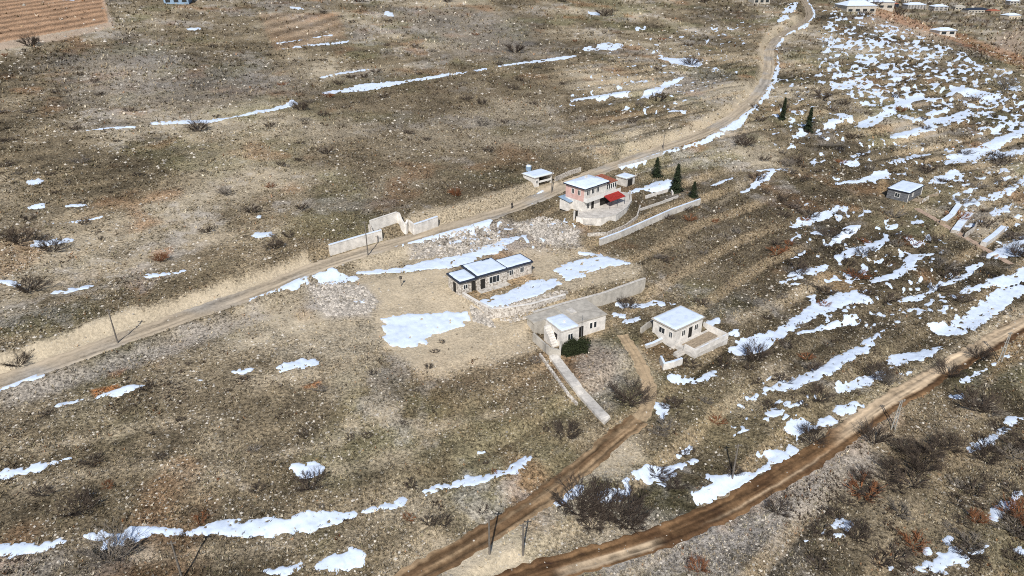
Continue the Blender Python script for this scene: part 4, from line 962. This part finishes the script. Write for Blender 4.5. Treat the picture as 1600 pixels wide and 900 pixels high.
for k in range(9): st.box(-1.3, -.06, .6 + k * .33, .6 + (k + 1) * .33, -1.0 + k * .0, -.1 + (k + 1) * .33)
st.build('roof_stair', M['plaster'], wh)

# ------------------------------------------------------------------ square house on the right
z0 = PADZ['right']; H_ = 3.0
a, rot, W, dp = frame3((1056.5, 516.5), (1102.6, 495), (1021.6, 495), z0 + H_)
print('right', W, dp)
rh = empty('square_house', (a[0], a[1], z0), rot); tag(rh, 'square white house under a snowy flat roof with walled terrace below, near the track', 'house')
dp = min(dp, 6.5)
e = .3
box('wall', M['plaster'], rh, e, W - e, e, dp - e, -1.6, H_ - .2)
r_ = box('roof', M['concrete'], rh, 0, W, 0, dp, H_ - .197, H_); snow_slab(r_, .05, W - .05, .05, dp - .05, H_, .15, 41)
window(rh, W * .25, .9, 1.0, 1.2, e); window(rh, W * .68, .9, 1.1, 1.2, e); door(rh, W * .5, 0, .9, 2.0, e)
window(rh, dp * .45, .9, 1.4, 1.2, e, side='l'); window(rh, dp * .15, .9, .8, 1.2, e, side='l')
tx0, tx1 = W * .08, W * 1.12
box('terrace_base', M['pale_concrete'], rh, tx0, tx1 + .8, -4.0, e - .003, -2.6, -.25)
pr = MB().box(tx0, tx1 + .8, -4.0, -3.7, -.247, .75).box(tx1 + .5, tx1 + .8, -3.7, e + 1, -.247, .75).box(tx0, tx0 + .3, -3.7, -1.6, -.247, .75).build('parapet', M['plaster'], rh)
snow_slab(pr, tx0 + .9, tx1 + .7, -3.98, -3.72, .75, .14, 43); box('soil_bed', M['wood'], rh, tx0 + 1.0, tx1, -2.4, -.4, -.247, -.1)
for k in range(3): box('step', M['pale_concrete'], rh, -1.3, -.05 + tx0, -1.0 - .35 * (k + 1), -1.0 - .35 * k, -2.4, -.35 - .25 * k)

# ------------------------------------------------------------------ log cabin
z0 = PADZ['cabin']; H_ = 2.7
a, rot, W, dp = frame3((1422, 302), (1445, 289.5), (1387, 293), z0 + H_)
print('cabin', W, dp)
W = max(W, 5.0); dp = min(max(dp, 5), 7)
cb = empty('log_cabin', (a[0], a[1], z0), rot); tag(cb, 'dark log cabin with a snow covered roof, white window and small wooden deck', 'cabin')
box('wall', M['logs'], cb, .3, W - .3, .3, dp - .3, -.8, H_ - .15)
r_ = box('roof', M['darktrim'], cb, 0, W, 0, dp, H_ - .147, H_ + .05); snow_slab(r_, .05, W - .05, .05, dp - .05, H_ + .05, .16, 51)
window(cb, dp * .4, .8, 1.3, 1.2, .3, side='l'); window(cb, W * .3, .9, .9, 1.1, .3)
for k in (0, 1): box('corner_board', M['white'], cb, .22 + k * (W - .6), .40 + k * (W - .6), .20, .297, -.6, H_ - .15)
dk = MB()
for k in range(10): dk.box(W * .3 + k * .42, W * .3 + k * .42 + .38, -2.6, .1, -.1, .05)
dk = dk.build('deck', M['wood'], cb)
for k in range(5): box('post', M['white'], dk, W * .3 + k * 1.0, W * .3 + k * 1.0 + .1, -2.6, -2.5, .053, .95)
box('rail', M['white'], dk, W * .3, W * .3 + 4.1, -2.6, -2.5, .953, 1.03)

# ------------------------------------------------------------------ poles
def pole(px, py, hgt, label, kind='wood', twin=False):
    q = at(px, py); o = empty('utility_pole', q, random.uniform(0, .3)); tag(o, label, 'utility pole', 'utility poles of the power line')
    if twin:
        for s_ in (-1, 1): MB().tube((s_ * .35, 0, -.5), (s_ * .12, 0, hgt), .10, .06).build('leg', M['polec'], o)
        mb = MB(); 
        for k in range(7):
            z_ = hgt * (k + .5) / 7.5; s_ = .35 - .23 * z_ / hgt; s2 = .35 - .23 * (z_ + hgt / 8) / hgt
            mb.tube((-s_, 0, z_), (s2, 0, z_ + hgt / 8), .03, .03, 4); mb.tube((s_, 0, z_), (-s2, 0, z_ + hgt / 8), .03, .03, 4)
        mb.build('bracing', M['steel'], o)
    else: MB().tube((0, 0, -.5), (0, 0, hgt), .14, .09, 8).build('shaft', M['pole'], o)
    box('crossarm', M['pole'], o, -.45, .45, -.05, .05, hgt - .35, hgt - .25)
    for x_ in (-.4, .4): MB().tube((x_, 0, hgt - .249), (x_, 0, hgt - .1), .04, .03).build('insulator', M['polec'], o)
pole(184, 536, 6.3, 'wooden power pole beside the upper road far left')
pole(575, 399, 7.5, 'wooden power pole beside the upper road in front of the gate recess')
pole(1144, 748, 6.0, 'power pole standing above the big lower snow strip between the two lower tracks')
pole(765, 866, 6.0, 'power pole on the bank below the brown side track')
pole(285, 905, 5.8, 'power pole at the bottom left edge below the long snow strip')
pole(1395, 672, 5.6, 'pale braced power pole beside the lower road among the dark bushes', twin=True)
pole(1562, 566, 6.2, 'pale braced power pole beside the lower road at the far right', twin=True)
pole(862, 301, 6.0, 'power pole by the road next to the small white shed')
pole(1036, 234, 4.5, 'thin power pole by the road above the conifers')
pole(1257, 43, 7.5, 'small distant power pole at the upper bend of the road')
pole(817, 867, 5.0, 'second power pole on the bank just right of the side track')
q = at(627, 447); o = empty('survey_post', q); tag(o, 'short dark post on the bare earth left of the long bungalow', 'post')
MB().tube((0, 0, -.2), (0, 0, 2.0), .08, .07).build('shaft', M['pole'], o); box('plate', M['dark'], o, -.22, .22, -.04, .04, 1.5, 2.1)

# ------------------------------------------------------------------ person on the road
def person():
    q = at(800, 326)
    J = {'pelvis': (0, 0, .95), 'chest': (0, 0, 1.3), 'neck': (0, -.01, 1.48), 'head': (0, -.03, 1.66), 'top': (0, -.01, 1.76),
         'sl': (.19, 0, 1.42), 'el': (.26, .02, 1.14), 'wl': (.27, -.06, .90), 'hl': (.27, -.09, .80),
         'sr': (-.19, 0, 1.42), 'er': (-.26, .03, 1.14), 'wr': (-.28, -.03, .90), 'hr': (-.28, -.05, .80),
         'hpl': (.10, 0, .90), 'kl': (.12, -.06, .50), 'al': (.12, -.12, .09), 'tl': (.13, -.27, .04),
         'hpr': (-.10, 0, .90), 'kr': (-.11, .02, .50), 'ar': (-.11, .14, .10), 'tr': (-.12, .01, .04)}
    Rr = dict(pelvis=.15, chest=.17, neck=.065, head=.105, top=.07, sl=.08, el=.06, wl=.04, hl=.045, sr=.08, er=.06, wr=.04, hr=.045, hpl=.11, kl=.075, al=.055, tl=.045, hpr=.11, kr=.075, ar=.055, tr=.045)
    names = list(J); E = [('pelvis','chest'),('chest','neck'),('neck','head'),('head','top'),('chest','sl'),('sl','el'),('el','wl'),('wl','hl'),('chest','sr'),('sr','er'),('er','wr'),('wr','hr'),
         ('pelvis','hpl'),('hpl','kl'),('kl','al'),('al','tl'),('pelvis','hpr'),('hpr','kr'),('kr','ar'),('ar','tr')]
    me = bpy.data.meshes.new('person'); me.from_pydata([J[n] for n in names], [(names.index(a_), names.index(b_)) for a_, b_ in E], [])
    o = bpy.data.objects.new('person', me); COL.objects.link(o); me.materials.append(M['cloth'])
    o.modifiers.new('skin', 'SKIN'); s_ = o.modifiers.new('sub', 'SUBSURF'); s_.levels = 2; s_.render_levels = 2
    for i, n in enumerate(names): me.skin_vertices[0].data[i].radius = (Rr[n], Rr[n]); 
    me.skin_vertices[0].data[0].use_root = True
    o.location = (q[0], q[1], q[2] + .02); o.rotation_euler = (0, 0, 1.0)
    tag(o, 'person in dark clothing standing on the upper road above the empty plot', 'person')
    hd = MB(); 
    hm = bpy.data.meshes.new('hair'); import bmesh
    b_ = bmesh.new(); bmesh.ops.create_uvsphere(b_, u_segments=12, v_segments=8, radius=.115); bmesh.ops.translate(b_, verts=b_.verts, vec=(0, 0, 1.69)); b_.to_mesh(hm); b_.free()
    hm.materials.append(M['hair']); ho = bpy.data.objects.new('hair', hm); COL.objects.link(ho); ho.parent = o
person()

# ------------------------------------------------------------------ vegetation
def bare_shrub_mesh(seed, n_main=7, hgt=1.0, spread=.9, levels=3, thick=.022, kids=4):
    r = random.Random(seed); st = MB(); tw = MB()
    def grow(p, d, L_, rad, lev):
        mb = st if lev == levels else tw
        q = p + d * L_ * .5 + Vector((r.uniform(-1, 1), r.uniform(-1, 1), r.uniform(-.3, .6))) * L_ * .07
        e_ = q + (d + Vector((r.uniform(-.3, .3), r.uniform(-.3, .3), r.uniform(0, .25)))).normalized() * L_ * .5
        mb.tube(p, q, rad, rad * .8, 3); mb.tube(q, e_, rad * .8, rad * .5, 3)
        if lev > 1:
            for k in range(kids):
                t = r.uniform(.3, 1); b0 = p.lerp(e_, t)
                nd = (d + Vector((r.uniform(-1, 1), r.uniform(-1, 1), r.uniform(-.25, .6))) * .8).normalized()
                grow(b0, nd, L_ * r.uniform(.5, .75), rad * .6, lev - 1)
    for k in range(n_main):
        a = 2 * math.pi * k / n_main + r.uniform(-.4, .4); s_ = spread * r.uniform(.25, 1)
        d = Vector((math.cos(a) * s_, math.sin(a) * s_, 1)).normalized()
        grow(Vector((math.cos(a) * .06, math.sin(a) * .06, -.05)), d, hgt * r.uniform(.45, .62), thick * r.uniform(.8, 1.2), levels)
    return st, tw
protos = {}
def proto(key, seed, mt, **kw):
    st, tw = bare_shrub_mesh(seed, **kw)
    a_ = st.build('stems', M['bark'] if mt == 'twig' else M[mt]); b_ = tw.build('twigs', M[mt])
    for o in (a_, b_): COL.objects.unlink(o)
    protos.setdefault(key, []).append((a_, b_))
for s in range(4):
    proto('twig', 100 + s, 'twig', n_main=15, levels=4, kids=4, thick=.016, spread=1.7); proto('twig_grey', 200 + s, 'twig_grey', n_main=14, levels=4, kids=4, thick=.015, spread=1.5)
    proto('twig_red', 300 + s, 'twig_red', n_main=14, levels=4, kids=4, thick=.016, spread=1.5)
    proto('tree', 400 + s, 'twig', n_main=3, levels=4, kids=5, thick=.035, spread=.6)
small = {}
for key in ('twig', 'twig_grey', 'twig_red'):
    for s in range(4):
        st, tw = bare_shrub_mesh(500 + s + hash(key) % 1 * 0, n_main=9, levels=3, kids=5, thick=.022, spread=1.5 + .2 * s)
        st.poly(tw.V, tw.F); o = st.build('bush', M[key]); COL.objects.unlink(o); small.setdefault(key, []).append(o)
def shrub(px, py, size, kind, name, label, cat='bush', group=None):
    q = at(px, py); a_, b_ = random.choice(protos[kind])
    root = empty(name, q, random.uniform(0, 6.28)); root.scale = (size * random.uniform(.9, 1.15), size * random.uniform(.9, 1.15), size * random.uniform(.75, .95)); tag(root, label, cat, group)
    for p_ in (a_, b_):
        c = p_.copy(); c.name = p_.name.split('.')[0]; c.parent = root; COL.objects.link(c)
BIG = [ # px, py, size(m), kind, label
 (905, 800, 4.2, 'twig', 'large dark leafless thicket below the side track, left of the pair'), (968, 805, 4.0, 'twig', 'large dark leafless thicket by the snow, right of the pair'),
 (937, 792, 3.8, 'twig', 'dark thicket between the two large ones below the side track'), (925, 822, 3.0, 'twig', 'dark thicket in front of the two large ones below the side track'), (985, 822, 3.0, 'twig', 'dark brown thicket at the right end of the row below the side track'),
 (1480, 700, 3.6, 'twig', 'dark thicket right of the big one beside the lower road'), (1412, 705, 3.2, 'twig', 'dark thicket at the edge of the lower road, near the middle pole'), (1590, 700, 3.2, 'twig', 'dark thicket at the right edge above the snow streak'),
 (172, 872, 3.6, 'twig_grey', 'bare forked shrub standing in the long snow strip at bottom left'), (125, 798, 2.6, 'twig', 'lone dark leafless shrub on the brown slope at lower left'),
 (82, 393, 3.0, 'twig', 'bare shrub in front of the short snow streak at far left'), (30, 380, 4.0, 'twig', 'tall dark leafless bush left of the snow streak near the left edge'),
 (48, 455, 3.4, 'twig', 'brown leafless bush between two small snow patches at the left edge'), (252, 408, 2.3, 'twig_red', 'rusty orange bush on the slope above the upper road'),
 (350, 304, 2.6, 'twig_grey', 'grey leafless bush high on the left slope'), (484, 762, 2.6, 'twig', 'dark round bush beside the small snow patch at lower centre'),
 (430, 388, 2.6, 'twig', 'reddish dark bush beside the small snow blob above the road'), (712, 306, 2.6, 'twig_red', 'rusty leafless bush above the road left of the shed'),
 (1162, 228, 5.0, 'twig', 'big dark bare bush below the road bend'), (1180, 562, 3.4, 'twig', 'bare shrub at the lower end of the big snow bank'),
 (985, 628, 3.4, 'twig', 'bare bush beside the narrow dirt track below the white house'), (1372, 590, 3.0, 'twig', 'bare bush standing in the wide snow patch above the lower road'),
 (1335, 432, 2.4, 'twig', 'small black bush between two snow strips on the terraces'), (1570, 140, 6.0, 'twig_grey', 'grey bare bush on the ridge at upper right'),
 (1525, 640, 4.0, 'twig', 'dark bare bush below the far right power pole'), (1440, 735, 4.4, 'twig', 'dark brown thicket right of the lower road'),
 (1365, 690, 3.2, 'twig', 'spiky dark bush on the outer edge of the lower road'), (1215, 800, 2.8, 'twig', 'dark bush below the lower road near the grey bank'),
 (1092, 890, 2.2, 'twig_red', 'small rusty brown bush on the pale bank at the bottom'), (1280, 625, 2.8, 'twig', 'dark bush between the lower snow patches'),
 (1340, 840, 3.0, 'twig', 'dark bush behind the broken snow patch at lower right'), (1590, 810, 3.4, 'twig_red', 'rusty bush beside the snow at the right edge'),
 (1525, 815, 2.6, 'twig_red', 'small orange brown bush left of the right edge snow'), (1268, 690, 2.8, 'twig', 'round dark bush beside the lower road snow'),
 (1030, 155, 4.0, 'twig', 'dark bare bush behind a snow patch at upper centre'), (1080, 102, 5.0, 'twig', 'dark bare bush in the snow patch near the top'),
 (945, 25, 6.0, 'twig', 'dark bare bush near the top edge, centre'), (805, 82, 5.0, 'twig', 'dark bare bush right above the end of the upper snow streak'),
 (310, 205, 4.0, 'twig', 'dark bush under the upper left snow streak'), (470, 172, 4.0, 'twig', 'dark bush at the end of the upper left snow streak'),
 (47, 72, 5.0, 'twig', 'round dark bush below the ploughed field'), (1243, 255, 3.2, 'twig', 'dark bush right of the diagonal snow streak by the road'),
 (1285, 155, 4.2, 'twig', 'round dark bush on the upper right slope near the conifers'), (1230, 260, 3.0, 'twig_grey', 'grey bush on the slope left of the terraces'),
 (1560, 255, 4.4, 'twig', 'dark bush between two snow terraces at right'), (1590, 400, 3.4, 'twig', 'dark bush in the snow at the right edge below the cabin'),
 (1148, 740, 2.0, 'twig', 'small bush beside the pole on the lower snow strip'), (885, 680, 2.4, 'twig', 'small dark bush left of the brown side track'),
 (1390, 735, 2.6, 'twig', 'small dark bush between the thickets and the lower road'), (1345, 750, 2.4, 'twig', 'small bush on the grey bank right of the lower road'),
 (1540, 720, 3.2, 'twig', 'dark bush right of the brown thicket'), (1480, 585, 2.8, 'twig', 'dark scrub under the widest snow patch beside the lower road'),
 (980, 480, 2.6, 'twig', 'dark bush by the snow puddle right of the white house'), (1050, 760, 2.6, 'twig', 'dark bush on the bank below the round snow patch'),
 (1530, 560, 3.0, 'twig', 'dark scrub right of the widest snow patch'), (25, 560, 2.2, 'twig', 'small dark bush on the left slope above the road'),
 (670, 575, .9, 'twig', 'tiny dark weed on the bare earth below the snow pond'), (1385, 600, 2.6, 'twig_grey', 'grey bush right of the snow standing bush'),
]
for px, py, s, k, lb in BIG: shrub(px, py, s * (1.15 if py < 700 or px < 1000 else .95), k, 'bare_bush', lb, 'bush')
LMK = [('the small white shed', 845, 275), ('the pink villa', 930, 300), ('the dark log cabin', 1415, 300), ('the long bungalow', 765, 430), ('the white flat roofed house', 900, 510),
 ('the square snow roofed house', 1065, 520), ('the gate recess in the roadside wall', 610, 350), ('the power pole at far left', 184, 530), ('the ploughed field', 90, 40), ('the upper left snow streak', 330, 190),
 ('the long upper snow streak', 650, 125), ('the road bend at upper right', 1205, 90), ('the pair of conifers', 1242, 190), ('the big snow bank', 1260, 495), ('the widest snow patch', 1520, 490),
 ('the far right power pole', 1560, 560), ('the middle power pole of the lower road', 1395, 660), ('the grey bank below the lower road', 1200, 830), ('the snow at the right edge', 1575, 800), ('the bottom right snow patch', 1470, 880),
 ('the bottom left snow strip', 350, 830), ('the left edge snow streaks', 60, 330), ('the small rust patch of earth', 165, 605), ('the snow pond', 665, 510), ('the lower snow streak above the side track', 750, 745),
 ('the diagonal snow streak', 1185, 285), ('the narrow dirt track', 1025, 600), ('the ridge at upper right', 1480, 110), ('the garden path', 1500, 365), ('the top edge centre', 900, 20), ('the top edge above the left slope', 400, 50),
 ('the lower snow strip beside the road', 1160, 745), ('the round rusty bush', 252, 400), ('the long white wall', 1020, 350), ('the snow strip in the middle of the terraces', 1400, 425)]
def where(u, v, kind):
    nm, a, b = min(LMK, key=lambda m: math.hypot(m[1] - u, (m[2] - v) * 1.3))
    du, dv = u - a, (v - b) * 1.3
    rel = ('right of' if du > 0 else 'left of') if abs(du) > abs(dv) else ('below' if dv > 0 else 'above')
    col = {'twig': 'dark', 'twig_grey': 'grey', 'twig_red': 'rusty'}[kind]
    return f'small {col} leafless bush {rel} {nm}'.replace('the grey bank below the lower road', 'the grey roadside bank').replace('the snow strip in the middle of the terraces', 'the middle terrace snow strip').replace('the lower snow streak above the side track', 'the snow streak above the side track').replace('the middle power pole of the lower road', 'the middle roadside power pole')
areas = [('small leafless bush on the open slope above the upper road', (0, 480, 60, 380), 55, (.9, 2.2), lambda u, v: v < 600 - u * .36 - 40),
         ('small leafless bush on the upper middle slope behind the houses', (480, 1150, 20, 240), 45, (1.4, 3.0), lambda u, v: v < 400 - (u - 480) * .33 + 0),
         ('small leafless bush on the snow striped terraces', (1180, 1600, 90, 480), 85, (1.2, 3.2), lambda u, v: v > 60 + (u - 1300) * .3),
         ('small leafless bush below the lower muddy road', (1150, 1600, 640, 890), 38, (1.0, 2.6), lambda u, v: v > 850 - (u - 1100) * .62 + 60),
         ('small leafless bush between the upper road and the side track', (20, 900, 520, 880), 38, (.5, 1.5), lambda u, v: v > 660 - u * .36 and v < 960 - (u - 600) * .7),
         ('small leafless bush on the slope between the side track and the terraces', (1010, 1290, 320, 760), 40, (.9, 2.2), lambda u, v: v < 790 - (u - 1010) * .45)]
for lb, (u0, u1, v0, v1), n, (s0, s1), ok in areas:
    k = 0; guard = 0; pts = []
    while k < n and guard < 5000:
        guard += 1; u = random.uniform(u0, u1); v = random.uniform(v0, v1)
        if not ok(u, v): continue
        pts.append((u, v)); k += 1
    q = ath(pts); okr = road_clear(q[:, 0], q[:, 1], .8)
    for p_, good in zip(q, okr):
        if not good: continue
        bad = any(poly_sdf(np.array([p_[0]]), np.array([p_[1]]), poly)[0] > -1 for poly, _, _ in PADS)
        if bad: continue
        key = random.choices(['twig', 'twig_grey', 'twig_red'], [.66, .24, .10])[0]
        c = random.choice(small[key]).copy(); c.name = 'small_bush'; COL.objects.link(c)
        s = random.uniform(s0, s1) * 1.25; c.scale = (s * random.uniform(.8, 1.5), s * random.uniform(.8, 1.3), s * random.uniform(.5, .85)); c.location = p_; c.rotation_euler = (0, 0, random.uniform(0, 6.28))
        uv = project(p_[0], p_[1], p_[2]); lb2 = where(float(uv[0]), float(uv[1]), key)
        tag(c, lb2, 'bush', lb2.replace('leafless bush', 'leafless bushes'))
def conifer(px, py, hgt, rad, label):
    q = at(px, py); root = empty('conifer', q, random.uniform(0, 6)); tag(root, label, 'conifer', 'dark conifers')
    MB().tube((0, 0, -.3), (0, 0, hgt * .95), hgt * .03, .02).build('trunk', M['bark'], root)
    r = np.random.default_rng(int(px)); n = 1500
    t = r.random(n) ** 1.3; ang = r.random(n) * 6.28
    lay = (np.sin(t * 26 + np.sin(ang * 3 + px) * 2) * .5 + .5) * (.6 + .4 * np.sin(ang * 2 + py))
    rr = rad * (1 - t) ** .8 * (.25 + .9 * r.random(n) ** .7) * (.75 + .5 * vn(ang * 1.6 + px, t * 9, 5)) * (.45 + .65 * lay) + .04
    z = hgt * (.08 + .92 * t) - rr * .25
    c = np.stack([np.cos(ang) * rr, np.sin(ang) * rr, z], 1)
    d = np.stack([np.cos(ang), np.sin(ang), -.35 + 0 * ang], 1) * hgt * .06
    sd_ = np.stack([-np.sin(ang), np.cos(ang), r.random(n) - .5], 1) * hgt * .022
    P = np.stack([c - d * .5 + sd_, c - d * .5 - sd_, c + d], 1).reshape(-1, 3)
    mesh_np('crown', P, np.arange(len(P)).reshape(-1, 3), M['needle'], root)
conifer(1025, 276, 5.4, 1.9, 'bushy dark conifer above the snow mound right of the pink villa')
conifer(1056, 300, 7.6, 2.2, 'tallest dark conifer at the right end of the snow mound')
conifer(1083, 308, 4.2, 1.5, 'small dark conifer at the upper end of the long white wall')
conifer(1222, 187, 7.5, 1.3, 'slim left conifer of the pair on the upper right slope')
conifer(1262, 204, 8.0, 1.8, 'bigger right conifer of the pair on the upper right slope')
def evergreen(px, py, wdt, hgt, label):
    q = at(px, py); root = empty('evergreen_shrub', q); tag(root, label, 'shrub')
    mb = MB()
    for k in range(6): a_ = k * 1.05; mb.tube((0, 0, -.2), (math.cos(a_) * wdt * .3, math.sin(a_) * wdt * .3, hgt * .7), .06, .02, 4)
    mb.build('stems', M['bark'], root)
    r = np.random.default_rng(int(px)); n = 5200
    cl = np.stack([r.normal(0, wdt * .24, 26), r.normal(0, wdt * .18, 26), hgt * (.15 + .6 * r.random(26))], 1)
    c = cl[r.integers(0, 26, n)] + r.normal(0, .30, (n, 3)); c[:, 2] = abs(c[:, 2]) + .05
    d1 = r.normal(0, .11, (n, 3)); d2 = r.normal(0, .11, (n, 3))
    P = np.stack([c + d1, c - d1, c + d2], 1).reshape(-1, 3)
    mesh_np('crown', P, np.arange(len(P)).reshape(-1, 3), M['leafy'], root)
evergreen(907, 549, 4.2, 2.2, 'dense dark evergreen shrub against the front of the white flat roofed house')
evergreen(889, 552, 1.8, 1.1, 'low dark evergreen shrub at the corner of the white house wing')

# ------------------------------------------------------------------ buildings in the valley and at the top edge
def far_house(px, py, wdt, dpt, hgt, rz, label, wm='plaster', roof='snow', wins=4):
    q = at(px, py); root = empty('valley_building', q, rz); tag(root, label, 'building', 'distant buildings along the top edge')
    box('wall', M[wm], root, -wdt / 2, wdt / 2, 0, dpt, -3, hgt)
    r_ = MB(); e_ = .6
    r_.poly([(-wdt/2-e_, -e_, hgt+.01), (wdt/2+e_, -e_, hgt+.01), (wdt/2+e_, dpt+e_, hgt+.01), (-wdt/2-e_, dpt+e_, hgt+.01), (-wdt/2*.5, dpt/2, hgt+dpt*.18), (wdt/2*.5, dpt/2, hgt+dpt*.18)],
            [(3, 2, 1, 0), (0, 1, 5, 4), (1, 2, 5), (2, 3, 4, 5), (3, 0, 4)])
    r_.build('roof', M[roof], root)
    for fl in range(max(1, int(hgt / 3))):
        for k in range(wins):
            x_ = -wdt / 2 + wdt * (k + .5) / wins; s_ = wdt / wins * .28
            box('window', M['glass'], root, x_ - s_, x_ + s_, -.08, -.003, .9 + fl * 3, 2.4 + fl * 3)
FH = [(1345,20,26,16,6,.1,'long low snowy building at the left end of the distant row','concrete','snow',4),(1376,14,22,14,6,-.1,'pale building with snowy roof second in the distant row','concrete','snow',3),
 (1398,12,16,12,8,0,'dark tall building behind the distant row','darktrim','tile',3),(1432,14,40,18,9,.05,'wide pale building in the middle of the distant row','farwall','snow',6),
 (1470,17,30,16,9,.1,'white block with three columns of windows in the distant row','farwall','snow',3),(1500,15,20,14,6,-.1,'small grey building right of the white distant block','concrete','concrete',3),
 (1530,20,50,16,6,.15,'long dark shed like building in the distant row','concrete','darktrim',7),(1555,22,20,14,6,.1,'brown building near the right of the distant row','wood','tile',3),
 (1585,30,26,16,7,.2,'pale building at the far right of the distant row','cream','snow',4),(1585,8,22,14,9,0,'snow roofed building at the top right corner','farwall','snow',3),
 (1480,56,14,8,4,.2,'lone pale shed on the slope in front of the distant row','pale_concrete','snow',2),(1418,4,18,12,9,0,'grey block high at the top edge','concrete','concrete',3)]
for f in FH: far_house(f[0], f[1], f[2] * .8, f[3], f[4] * .75, *f[5:])
far_house(276, 7, 12, 8, 4.5, .2, 'pale blue and white house cut by the top edge at upper left', 'blue', 'snow', 3)
far_house(1190, 6, 12, 8, 4, .2, 'snow roofed hut at the top edge right of centre', 'concrete', 'snow', 3)
for k, (u, v, s) in enumerate([(1362,12,5),(1412,10,6),(1452,8,5),(1488,12,5),(1515,10,6),(1545,12,5),(1572,14,6),(1330,8,5),(1385,8,5),(1405,24,4),(1460,30,3),(1500,34,3),(1596,48,4),(1540,36,4),(1575,44,4),(1425,20,4),(1350,26,4),(700,4,4),(880,3,4),(1100,4,4),(560,3,4)]):
    q = at(u, v); c = random.choice(small['twig']).copy(); c.name = 'valley_tree'; COL.objects.link(c); c.location = q
    s *= 1.6; c.scale = (s, s, s); tag(c, ['dark bare tree between the distant buildings', 'dark bare tree on the slope below the distant buildings', 'dark bare tree on the top edge of the left slope'][0 if v < 18 and u > 1300 else (1 if u > 1300 else 2)], 'tree', ['bare trees between the distant buildings', 'bare trees below the distant buildings', 'bare trees along the top edge'][0 if v < 18 and u > 1300 else (1 if u > 1300 else 2)])
# bushes and trees that would share a description are told apart by their order in the photograph
from collections import defaultdict
same = defaultdict(list)
for o in COL.objects:
    if o.parent is None and o.get('label') and o.name.split('.')[0] in ('small_bush', 'valley_tree'): same[o['label']].append(o)
ORD = ['leftmost', 'second from left', 'third from left', 'fourth from left', 'fifth from left', 'sixth from left', 'seventh from left', 'eighth from left', 'ninth from left', 'tenth from left', 'eleventh from left', 'twelfth from left']
for lb, os_ in same.items():
    if len(os_) < 2: continue
    os_.sort(key=lambda o: float(project(o.location.x, o.location.y, o.location.z)[0]))
    for k, o in enumerate(os_):
        o['label'] = lb + ', ' + ('rightmost' if k == len(os_) - 1 else ORD[min(k, 11)])
